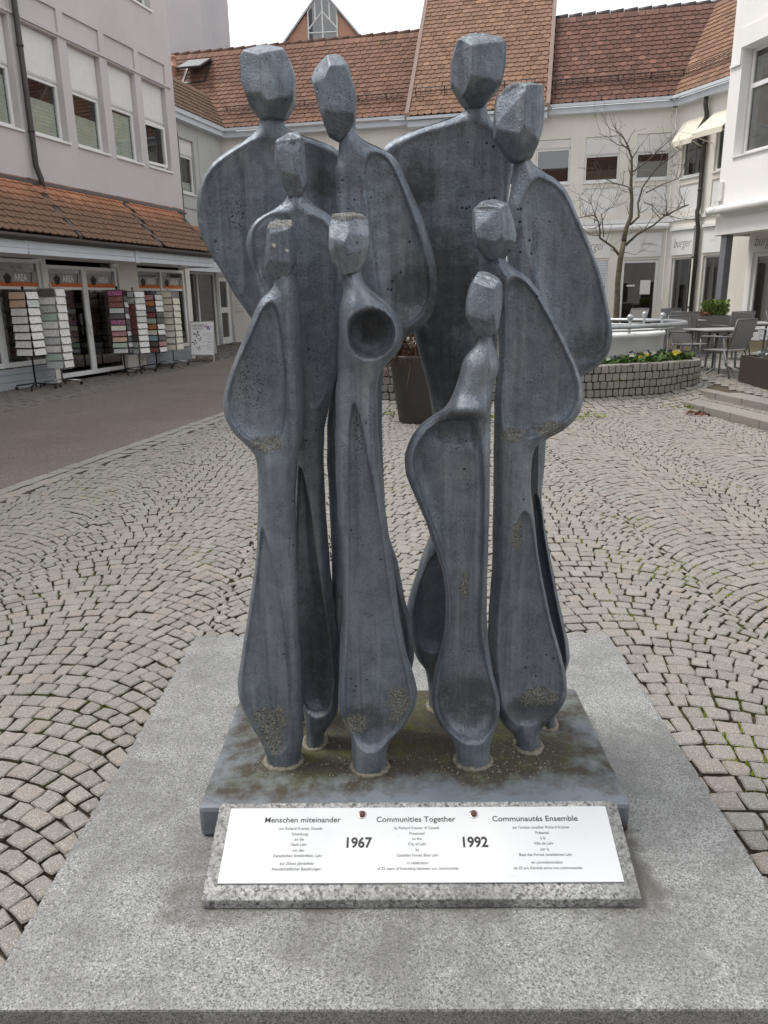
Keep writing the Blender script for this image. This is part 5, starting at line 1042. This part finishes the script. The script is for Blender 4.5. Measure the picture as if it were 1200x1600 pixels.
rack('narrow grey rack with brown cards on one side and white cards on the other', 4.06, .46, -22, [['grey', 'grey', 'dark', 'brown', 'brown', 'brown', 'brown', 'brown', 'grey', 'grey'], ['white', 'white', 'white', 'white', 'white', 'grey', 'grey', 'white', 'grey', 'white']], 10, .45, 1.88, .36, 'grey_metal')
rack('dark rack of mixed red, orange and blue cards under the shop window', 4.82, .44, -10, [['brown', 'dark', 'blue', 'cream', 'orange', 'green', 'brown', 'dark', 'orange', 'pink'], ['white', 'pink', 'dark', 'white', 'white', 'dark', 'dark', 'white', 'white', 'grey']], 10, .42, 1.80, .40)
rack('rack filled only with cream cards, farthest along the shop window', 5.62, .44, -10, [['cream'], ['cream']], 9, .40, 1.86, .40, 'chrome')

# sandwich board
P = shop(6.72, .74, zs(6.7)); BM = frame(P[0], P[1], P[2], -1)
ab = thing('sandwich_board', 'white A-frame poster board with butterflies standing on the pavement past the card racks', 'sign board', BM)
TL = BM @ Matrix.Translation((0, -.26, 0)) @ Matrix.Rotation(math.radians(-13), 4, 'X'); TL2 = BM @ Matrix.Translation((0, .26, 0)) @ Matrix.Rotation(math.radians(13), 4, 'X')
for T_, sg in ((TL, 1), (TL2, -1)):
    m = MB(); fr_ring(m, -.32, .32, .17, 1.08, -.012, .012, .022); p_ = m.build('board_frame', MT['chrome'], ab, T_, bevel=.003)
    m = MB(); m.box(-.30, .30, -.006, .006, .19, 1.06); m.build('poster', MT['wprint'], ab, T_)
    for x in (-.305, .305): m = MB(); m.box(x-.012, x+.012, -.012, .012, 0, .17); m.build('leg', MT['chrome'], ab, T_)
TF = lambda x, z: TL @ at(x, -.0075, z)
text('poster_lettering', 'UNSER', .105, TF(-.10, .965), ab, MT['inkg'], 'CENTER', 0, 0, 1.05); text('poster_lettering', 'SERVICE', .075, TF(-.10, .885), ab, MT['inkg'], 'CENTER', 0, 0, 1.05)
blot = [simple('poster_'+n_, c, .6, 0, 0, 1, 0) for n_, c in (('red', (.55, .05, .10)), ('blue', (.05, .25, .45)), ('violet', (.18, .06, .25)))]
for i in range(14):
    a = random.random()*6.28; r = random.uniform(.0, .085); m = MB(); q = random.uniform(.010, .03); cx, cz = .17+r*math.cos(a), .93+r*math.sin(a)
    m.prism([(cx+q*math.cos(t)*(1+.4*math.sin(3*t+i)), cz+q*math.sin(t)*(1+.4*math.cos(5*t))) for t in np.linspace(0, 6.28, 13)[:-1]], 'y', -.0085-.0002*i, -.0065); m.build('poster_blot', blot[i % 3], ab, TL)
for cx, cz, q, an in ((-.14, .73, .085, .5), (-.06, .60, .055, .35), (-.21, .51, .07, .6), (-.10, .36, .055, .4)):
    m = MB()
    for sg in (-1, 1):
        for up_, ln in ((1, 1.), (-1, .7)):
            pts = [(0, 0), (sg*.9*ln, .35*up_), (sg*1.0*ln, .95*up_*ln), (sg*.45*ln, .75*up_)]
            R = [(cx+q*(x*math.cos(an)-z*math.sin(an)), cz+q*(x*math.sin(an)+z*math.cos(an))) for x, z in pts]; m.prism(R, 'y', -.0085, -.0065)
    m.build('butterfly_print', MT['inkg'], ab, TL)
for i, (z, w_) in enumerate(((.745, .27), (.70, .24), (.66, .10), (.62, .14), (.575, .12), (.53, .24), (.50, .12), (.455, .15), (.41, .28), (.37, .14), (.335, .17), (.30, .10))):
    m = MB(); m.box(.27-w_, .27, -.0085, -.0065, z, z+.009); m.build('text_line', MT['gprint'], ab, TL)

# ------------------------------------------------------------------ planter, basin, terrace furniture
def leaves(m, c, n, rad, hgt, size, up=.5, tone=(0, 1)):
    for _ in range(n):
        a = random.random()*6.28; r = rad*math.sqrt(random.random()); z = hgt*random.random()**.8
        p = Vector((c[0]+r*math.cos(a), c[1]+r*math.sin(a), c[2]+z)); d = Vector((math.cos(a)*random.uniform(.2, 1), math.sin(a)*random.uniform(.2, 1), random.uniform(-.2, 1)*up)).normalized(); s_ = size*random.uniform(.6, 1.3)
        sd = d.cross(Vector((random.gauss(0, 1), random.gauss(0, 1), random.gauss(0, 1)))).normalized()*s_*.38
        m.add([p, p+d*s_*.5+sd, p+d*s_, p+d*s_*.5-sd], [(0, 1, 2, 3)]); m.t += [random.uniform(*tone)]*4
pt = thing('plant_pot', 'tall dark brown tapered pot with dried brown plant spilling over its rim', 'plant pot', frame(.47, 10.12, -.005, 0))
m = MB(); m.lathe([(.0, 0), (.235, 0), (.245, .02), (.36, .84), (.375, .86), (.375, .90), (.34, .90), (.33, .84), (.0, .83)], 36); m.build('pot', MT['pot'], pt, None, True)
m = MB()
for _ in range(420):
    a = random.random()*6.28; r0 = .28*math.sqrt(random.random()); p = [Vector((r0*math.cos(a), r0*math.sin(a), .84))]; h = random.uniform(.08, .34); out = random.uniform(.05, .42)
    for t in (.33, .66, 1): p.append(Vector(((r0+out*t)*math.cos(a)+random.gauss(0, .015), (r0+out*t)*math.sin(a)+random.gauss(0, .015), .84+h*math.sin(t*2.2)-(max(0, r0+out*t-.3))*1.5)))
    m.tube(p, [.004, .004, .003, .001], 3, cap=False); m.t += [random.random()]*12
leaves(m, (0, 0, .82), 900, .40, .32, .05); m.build('dried_plant', MT['dry'], pt)

# curved stone planter with flared foot
cur = [(x, y_wall(x)) for x in np.arange(-1.2, 4.85, .05)]
x_, y_ = cur[-1]; a0 = math.atan2(cur[-1][1]-cur[-2][1], cur[-1][0]-cur[-2][0])
for t in np.linspace(.12, 1, 9):
    a = a0+t*(math.pi/2-a0); x_ += .06*math.cos(a); y_ += .06*math.sin(a); cur.append((x_, y_))
for _ in range(26): y_ += .05; cur.append((x_, y_))
cur = resample(cur, .01); cl_ = np.r_[0, np.cumsum(np.linalg.norm(np.diff(cur, axis=0), axis=1))]
l_turn = cl_[np.argmax(cur[:, 0] > 4.8)]
def cpt(l): return np.array([np.interp(l, cl_, cur[:, 0]), np.interp(l, cl_, cur[:, 1])])
def cn_(l):
    t = cpt(l+.06)-cpt(l-.06); t /= np.linalg.norm(t); return np.array([t[1], -t[0]])
def zf(l): return .16+.13*np.clip((l-l_turn+.6)/1.0, 0, 1)
ZW = .62
pw = thing('planter_wall', 'low curved planter wall of grey setts flaring out at its foot round the flower bed', 'planter wall', Matrix.Identity(4))
back = MB(); ls = np.arange(.1, cl_[-1]-.1, .1); vs = []
for l in ls:
    p, n = cpt(l), cn_(l); a = p-n*.035; b = p-n*.26; vs += [(*a, .05), (*a, ZW-.02), (*b, ZW-.02), (*b, .2)]
back.add(vs, [(4*i+j, 4*i+4+j, 4*i+5+j, 4*i+1+j) for i in range(len(ls)-1) for j in range(3)]); back.build('mortar_core', MT['joint'], pw)
rb_ = MB(); vs = []
def rampw(l): return np.interp(l, [0, l_turn-1.2, l_turn, l_turn+.7, l_turn+1.6], [.95, .95, .8, .45, .12])
def zo(l): return np.interp(l, [l_turn-.9, l_turn, l_turn+.6], [0, .08, .2])
for l in ls:
    for k in range(6):
        t = k/5; p = cpt(l)+cn_(l)*rampw(l)*(1-t); vs.append((*p, zo(l)+(zf(l)-zo(l))*t**1.8-.018))
rb_.add(vs, [(6*i+j, 6*i+6+j, 6*i+7+j, 6*i+1+j) for i in range(len(ls)-1) for j in range(5)]); rb_.build('ramp_bed', MT['joint'], pw)
wst = []
for j in range(4):
    l = .15+(.05 if j % 2 else 0)
    while l < cl_[-1]-.3:
        wd = random.uniform(.085, .13); a, b = cpt(l), cpt(l+wd); n = cn_(l+wd/2); h0 = zf(l)+(ZW-zf(l))*j/4; h1 = zf(l)+(ZW-zf(l))*(j+1)/4
        q = [(a[0], a[1], h0), (b[0], b[1], h0), (b[0], b[1], h1), (a[0], a[1], h1)]; wst.append((q, np.array([n[0], n[1], 0]), random.gauss(.12 if j < 2 else .3, .2))); l += wd
for j in range(9):
    t0, t1 = j/9, (j+1)/9; l = .15+(.05 if j % 2 else 0)
    while l < cl_[-1]-.5:
        wd = random.uniform(.10, .15); q = []
        if rampw(l) < .35 and j % 3: l += wd; continue
        for ll, t in ((l, t0), (l+wd, t0), (l+wd, t1), (l, t1)):
            p = cpt(ll)+cn_(ll)*rampw(ll)*(1-t); q.append((p[0], p[1], zo(ll)+(zf(ll)-zo(ll))*t**1.8))
        wst.append((q, np.array([0, 0, 1.]), random.gauss(.5, .2))); l += wd
for j in range(2):
    l = .15
    while l < cl_[-1]-.3:
        wd = random.uniform(.10, .15); a, b = cpt(l), cpt(l+wd); na, nb_ = cn_(l), cn_(l+wd); o0, o1 = -.115*j, -.115*(j+1)
        q = [(*(a+na*o0), ZW), (*(b+nb_*o0), ZW), (*(b+nb_*o1), ZW), (*(a+na*o1), ZW)]; wst.append((q, np.array([0, 0, 1.]), random.gauss(.62, .2))); l += wd
sel = vis_order([tuple(np.mean(np.array(q), 0)) for q, _, _ in wst], 300)
mass = MB()
for i, (q, n, t) in enumerate(wst):
    t = float(np.clip(t, 0, 1)); mm = MB() if i in sel else mass
    stone(mm, q, random.uniform(-.002, .006), t, .006, .035, .006, n)
    if i in sel: mm.build('sett', MT['setts'], pw, Matrix.Identity(4))
o = mass.build('setts', MT['setts'], pw, Matrix.Identity(4)); o['kind'] = 'stuff'
vs = [(*(cpt(l)-cn_(l)*.2), .56) for l in ls]; m = MB(); n_ = len(vs); m.add(vs+[(2.4, 15.5, .56)], [(i, i+1, n_) for i in range(n_-1)]); m.build('soil', MT['soil'], pw, Matrix.Identity(4))
# weeds at the foot
m = MB()
for _ in range(240):
    l = random.uniform(1, cl_[-1]-1); p = cpt(l)+cn_(l)*rampw(l)*random.uniform(.15, 1.05)
    if math.sin(l*5)+math.sin(l*2.3) < .2: continue
    leaves(m, (p[0], p[1], zo(l)+.02), 5, .03, .03, .035, .6)
o = m.build('weeds', MT['moss']); props(o, 'small green weeds growing in the joints at the foot of the planter wall', 'weeds', None, 'stuff')
BS = frame(3.2, 13.3, 0, 0)
bs = thing('basin', 'round white concrete basin rising out of the flower bed', 'basin', BS)
m = MB(); m.lathe([(1.60, .45), (1.60, .95), (1.625, .965), (1.63, 1.0), (1.61, 1.03), (1.50, 1.03), (1.48, 1.01), (1.48, .9), (.001, .88)], 72); m.build('bowl', MT['concrete'], bs, None, True)
rl_ = thing('railing', 'round galvanised tube railing with ball-topped posts above the white basin', 'railing', BS)
m = MB(); m.tube([(1.92*math.cos(a), 1.92*math.sin(a), 1.15) for a in np.linspace(0, 2*math.pi, 72, endpoint=False)], .036, 8, closed=True); m.build('rail', MT['galv'], rl_, None, True)
m = MB(); m.tube([(1.75*math.cos(a), 1.75*math.sin(a), 1.08) for a in np.linspace(0, 2*math.pi, 72, endpoint=False)], .016, 6, closed=True); m.build('rail', MT['galv'], rl_, None, True)
for a in np.arange(-1.15, 5, .72):
    m = MB(); x, y = 1.56*math.cos(a), 1.56*math.sin(a); m.tube([(x, y, 1.02), (x, y, 1.26)], .024, 8); m.sphere((x, y, 1.27), .052, 12); m.tube([(x, y, 1.15), (x*1.23, y*1.23, 1.15)], .014, 6); m.build('post', MT['galv'], rl_, None, True)
def pansy(color, label, n=1):
    r = thing('pansy', label, 'flower', frame(0, 0, 0), 'pansies in the curved bed')
    m = MB(); leaves(m, (0, 0, 0), 90, .10, .09, .05, .6); m.build('leaf_tuft', MT['leaf'], r)
    for _ in range(n):
        m = MB(); a = random.random()*6.28; c = Vector((.05*math.cos(a), .05*math.sin(a)-.03, random.uniform(.09, .13)))
        for k in range(5):
            t = k*2*math.pi/5; d = Vector((math.cos(t), -.35, math.sin(t))); e_ = Vector((-math.sin(t), 0, math.cos(t)))
            m.add([c, c+d*.016+e_*.014, c+d*.03, c+d*.016-e_*.014], [(0, 1, 2, 3)])
        m.build('flower_head', MT[color], r)
    return r
protos = [pansy('yellow', 'yellow pansy plant flowering in the curved flower bed', 2), pansy('purple', 'dark purple pansy plant flowering in the curved flower bed', 2), pansy('wpetal', 'white pansy plant flowering in the curved flower bed', 1)]
first = [True]*3
k = 0
for l in np.arange(l_turn-2.6, l_turn+.75, .15):
    for row in range(2 if l > l_turn-1.1 else 1):
        i = (0, 2, 1, 2, 2, 0, 1, 2)[k % 8] if l > l_turn-1.1 else (2, 1, 2, 2)[k % 4]; k += 1
        p = cpt(l)-cn_(l)*(.30+.13*row+random.uniform(0, .05)); M = Matrix.Translation((p[0], p[1], .56)) @ Matrix.Rotation(random.uniform(-.6, .6), 4, 'Z') @ Matrix.Scale(random.uniform(1.1, 1.6), 4)
        if l <= l_turn-1.1 and i == 2: M = M @ Matrix.Scale(.8, 4)
        if first[i]:
            protos[i].matrix_basis = M; first[i] = False
        else: copy_tree(protos[i], M)
# bare tree
tree = thing('bare_tree', 'bare leafless tree with pale mottled trunk in front of the cafe facade', 'tree', frame(6.05, 16.4, .3))
TREE = [(0.095,0.075,[(5.009,0.943),(5.001,1.174),(4.998,1.517),(4.986,1.857),(5.006,2.302),(5.058,2.668)]),(0.07,0.012,[(5.058,2.668),(5.086,2.921),(5.167,3.135),(5.162,3.456),(5.124,3.773),(5.121,4.017),(5.103,4.26),(5.013,4.467),(4.929,4.604),(4.854,4.707)]),(0.04,0.009,[(4.968,2.413),(4.861,2.562),(4.635,2.766),(4.531,2.894),(4.426,3.04),(4.267,3.132),(4.168,3.188)]),(0.016,0.006,[(4.426,3.04),(4.475,3.183),(4.421,3.433),(4.333,3.646),(4.271,3.717)]),(0.02,0.006,[(5.137,3.598),(5.03,3.705),(4.87,3.83),(4.636,3.938),(4.292,4.013),(3.987,4.07)]),(0.02,0.006,[(5.124,3.983),(5.302,4.118),(5.546,4.355),(5.753,4.557),(5.942,4.74)]),(0.04,0.008,[(5.09,2.594),(5.326,2.809),(5.545,2.95),(5.835,3.16),(6.054,3.282),(6.202,3.333)]),(0.018,0.005,[(5.835,3.16),(6.025,3.175),(6.298,3.117),(6.726,3.056)]),(0.016,0.005,[(5.89,3.188),(5.982,3.443),(5.926,3.655)]),(0.035,0.007,[(5.166,2.992),(5.301,3.133),(5.41,3.452),(5.445,3.733),(5.517,4.011),(5.748,4.18),(5.959,4.349)]),(0.018,0.006,[(5.437,3.593),(5.711,3.729),(6.005,3.829),(6.096,4.071),(6.159,4.208)]),(0.012,0.004,[(5.074,2.448),(5.216,2.464),(5.356,2.407),(5.483,2.515)]),(0.016,0.005,[(5.106,4.225),(5.203,4.429),(5.376,4.614)]),(0.014,0.005,[(5.033,4.449),(4.751,4.478),(4.45,4.503),(4.221,4.581)]),(0.014,0.005,[(4.946,2.45),(4.767,2.508),(4.707,2.546)]),(0.016,0.005,[(5.413,3.417),(5.552,3.343),(5.72,3.162),(5.873,3.16)]),(0.016,0.005,[(4.635,2.766),(4.494,3.182),(4.676,3.322),(4.9,3.389)])]
tm_ = MB(); rt = random.Random(5); tw_ = MB()
def limb(pts, r0, r1, depth, mb):
    P = [Vector(p) for p in pts]; n = len(P); mb.tube(P, [r0+(r1-r0)*i/(n-1) for i in range(n)], 8 if r0 > .03 else 5)
    L_ = sum((P[i+1]-P[i]).length for i in range(n-1))
    if depth <= 0: return
    for _ in range(int(L_*(5.2 if depth == 2 else 6))):
        i = rt.randrange(n-1); t = rt.random()
        if depth == 2 and i == 0: continue
        b = P[i].lerp(P[i+1], t); d0 = (P[i+1]-P[i]).normalized(); rr = r0+(r1-r0)*(i+t)/(n-1)
        d = (d0+Vector((rt.gauss(0, .75), rt.gauss(0, .75), rt.gauss(.15, .6)))).normalized(); ln = rt.uniform(.25, .62)*(1 if depth == 2 else .55); q = [b]
        for s_ in range(4):
            d = (d+Vector((rt.gauss(0, .22), rt.gauss(0, .22), rt.gauss(.10, .2)))).normalized(); q.append(q[-1]+d*ln/4)
        limb(q, min(rr*.6, .010), .0028, depth-1, tw_)
for i, (r0, r1, pts) in enumerate(TREE):
    dep = [rt.gauss(0, .10)*j if i else 0 for j in range(len(pts))]; yb = 0 if i < 2 else rt.uniform(-.55, .55)
    q = [(p[0], 16.4+yb*min(1, j*.4)+(dep[j] if i > 1 else 0), p[1]) for j, p in enumerate(pts)]
    r0, r1 = r0*.74, r1*.7
    if i == 0: limb(q, r0, r1, 0, tm_)
    else: limb(q, r0, r1, 2, tm_ if r0 > .03 else tw_)
WM[tree] = frame(6.05, 16.4, .3)
tm_.build('trunk', MT['bark'], tree, Matrix.Identity(4), True); tw_.build('twigs', MT['bark'], tree, Matrix.Identity(4), True)

# chairs and tables
def make_chair():
    r = thing('terrace_chair', 'grey chair', 'chair', Matrix.Identity(4), 'grey terrace chairs')
    m = MB(); m.box(-.25, .25, -.24, .22, .43, .445); m.build('seat', MT['mesh_cloth'], r)
    m = MB(); n = 5; vs = []
    for i in range(n+1):
        t = i/n; y = .22+.13*t+.02*math.sin(t*3); z = .46+.46*t; vs += [(-.235, y, z), (.235, y, z), (-.235, y+.012, z), (.235, y+.012, z)]
    fs = []
    for i in range(n): b = 4*i; fs += [(b, b+1, b+5, b+4), (b+2, b+6, b+7, b+3), (b, b+4, b+6, b+2), (b+1, b+3, b+7, b+5)]
    fs += [(0, 2, 3, 1), (4*n, 4*n+1, 4*n+3, 4*n+2)]; m.add(vs, fs); m.build('backrest', MT['mesh_cloth'], r)
    m = MB()
    for sx in (-1, 1): m.tube([(sx*.25, -.25, .435), (sx*.25, .22, .435), (sx*.25, .30, .70), (sx*.25, .36, .935)], .014, 6)
    m.tube([(-.25, .36, .935), (.25, .36, .935)], .014, 6); m.tube([(-.25, -.25, .435), (.25, -.25, .435)], .014, 6); m.build('frame', MT['grey_metal'], r, None, True)
    for sx in (-1, 1):
        m = MB(); m.tube([(sx*.27, .30, .66), (sx*.28, .0, .665), (sx*.28, -.24, .66), (sx*.28, -.27, .63)], .017, 6); m.build('armrest', MT['grey_metal'], r, None, True)
        m = MB(); m.tube([(sx*.28, -.27, .63), (sx*.275, -.27, 0)], .015, 6); m.build('leg', MT['grey_metal'], r, None, True)
        m = MB(); m.tube([(sx*.26, .18, .45), (sx*.28, .34, 0)], .015, 6); m.build('leg', MT['grey_metal'], r, None, True)
    return r
ch0 = make_chair()
spots_ = [(5.74, 12.75, -150, 'grey mesh chair showing its back, nearest, behind the wicker box'), (5.68, 14.0, 25, 'grey mesh chair left of the nearest table, its armrests facing the basin'),
          (7.1, 15.6, -170, 'grey chair with pale top edge behind the nearest table'), (8.15, 15.5, 60, 'grey chair at the right of the far right table'),
          (6.75, 17.5, 10, 'grey chair behind the table next to the hedge tub'), (5.75, 17.9, -60, 'dark chair left behind the railing, by the cafe door'), (6.2, 15.8, 160, 'grey chair pushed under the table beside the railing')]
for i, (x, y, a, lb_) in enumerate(spots_):
    M = frame(x, y, z_terrace(y)+.002, a)
    if i == 0:
        ch0.matrix_basis = M; ch0['label'] = lb_
    else: copy_tree(ch0, M, lb_)
def make_table():
    r = thing('terrace_table', 'grey table', 'table', Matrix.Identity(4), 'grey terrace tables')
    m = MB(); m.box(-.55, .55, -.4, .4, .715, .74); m.build('tabletop', MT['tub2'], r, bevel=.006)
    m = MB(); m.box(-.45, .45, -.3, .3, .685, .714); m.build('apron', MT['grey_metal'], r)
    for sx in (-1, 1):
        for sy in (-1, 1): m = MB(); m.tube([(sx*.18, sy*.12, .69), (sx*.20, sy*.14, .08), (sx*.42, sy*.3, 0.01)], .02, 6); m.build('leg', MT['grey_metal'], r, None, True)
    return r
t0 = make_table()
for i, (x, y, a, lb_) in enumerate([(6.0, 13.45, 8, 'grey rectangular table nearest the planter wall'), (6.3, 16.6, 0, 'grey table behind the basin railing, near the cafe doors'), (7.75, 15.0, -10, 'pale topped table at the far right in front of the lit doorway')]):
    M = frame(x, y, z_terrace(y)+.002, a)
    if i == 0: t0.matrix_basis = M; t0['label'] = lb_
    else: copy_tree(t0, M, lb_)
tb = thing('plant_tub', 'tall grey tapered tub with a bright green hedge and reddish heather on the terrace', 'plant tub', frame(7.25, 17.0, z_terrace(17), 5))
m = MB(); m.add([(-.26, -.2, 0), (.26, -.2, 0), (.26, .2, 0), (-.26, .2, 0), (-.36, -.27, .80), (.36, -.27, .80), (.36, .27, .80), (-.36, .27, .80), (-.33, -.24, .80), (.33, -.24, .80), (.33, .24, .80), (-.33, .24, .80), (-.33, -.24, .74), (.33, -.24, .74), (.33, .24, .74), (-.33, .24, .74)],
    [(0, 3, 2, 1), (0, 1, 5, 4), (1, 2, 6, 5), (2, 3, 7, 6), (3, 0, 4, 7), (4, 5, 9, 8), (5, 6, 10, 9), (6, 7, 11, 10), (7, 4, 8, 11), (8, 9, 13, 12), (9, 10, 14, 13), (10, 11, 15, 14), (11, 8, 12, 15), (12, 13, 14, 15)]); m.build('tub', MT['tub'], tb)
m = MB()
for x in (-.05, .1, .24): leaves(m, (x, 0, .74), 420, .13, .36, .06, 1.6)
m.build('green_sprigs', MT['hedge'], tb)
m = MB(); leaves(m, (-.24, -.05, .74), 420, .17, .14, .04, .9); m.build('red_heather', MT['heather'], tb)
wb = thing('wicker_planter', 'long dark woven box planter with grey leaved plants beside the steps', 'planter box', frame(5.98, 10.9, z_terrace(11)-.02, -2))
m = MB(); m.box(-.3, .3, -1.2, 1.2, 0, .02); m.box(-.30, -.275, -1.2, 1.2, .02, .46); m.box(.275, .3, -1.2, 1.2, .02, .46); m.box(-.275, .275, -1.2, -1.175, .02, .46); m.box(-.275, .275, 1.175, 1.2, .02, .46); m.build('box', MT['wicker'], wb)
m = MB()
for i in range(22):
    z = .015+i*.0202
    for x in (-.302, .302): m.box(x-.006, x+.006, -1.2+.002*(i % 2), 1.2, z, z+.015)
    for y in (-1.202, 1.202): m.box(-.296, .296, y-.006, y+.006, z, z+.015)
m.build('weave', MT['wicker'], wb)['kind'] = 'stuff'
m = MB(); m.box(-.27, .27, -1.17, 1.17, .40, .42); m.build('soil', MT['soil'], wb)
m = MB()
for y in np.arange(-1.1, .85, .16): leaves(m, (random.uniform(-.1, .1), y, .42), 130, .13, .14, .05, .8)
m.build('grey_plants', MT['lav'], wb)
# fallen leaves
LEAFM = simple('dead_leaf', (.24, .13, .05), .8, 0, .3, 30, 0)
def fallen(x, y, z, label, s_=.035):
    m = MB(); m.add([(-s_, 0, .004), (-s_*.3, s_*.35, .012), (s_, .0, .004), (-s_*.3, -s_*.35, .008)], [(0, 3, 2, 1)]); o = m.build('fallen_leaf', LEAFM, None, frame(x, y, z, random.uniform(0, 360))); props(o, label, 'leaf')
fallen(-.925, 1.62, .004, 'curled brown leaf lying in the joint beside the front left of the granite slab', .05)
m = MB()
for _ in range(60):
    x, y = 4.38+random.gauss(0, .10), 10.35+random.gauss(0, .10); leaves(m, (x, y, .004), 1, .01, .01, .05, .2)
o = m.build('leaf_litter', MT['heather']); props(o, 'small heap of reddish leaves at the far end of the lower step', 'leaf litter', None, 'stuff')
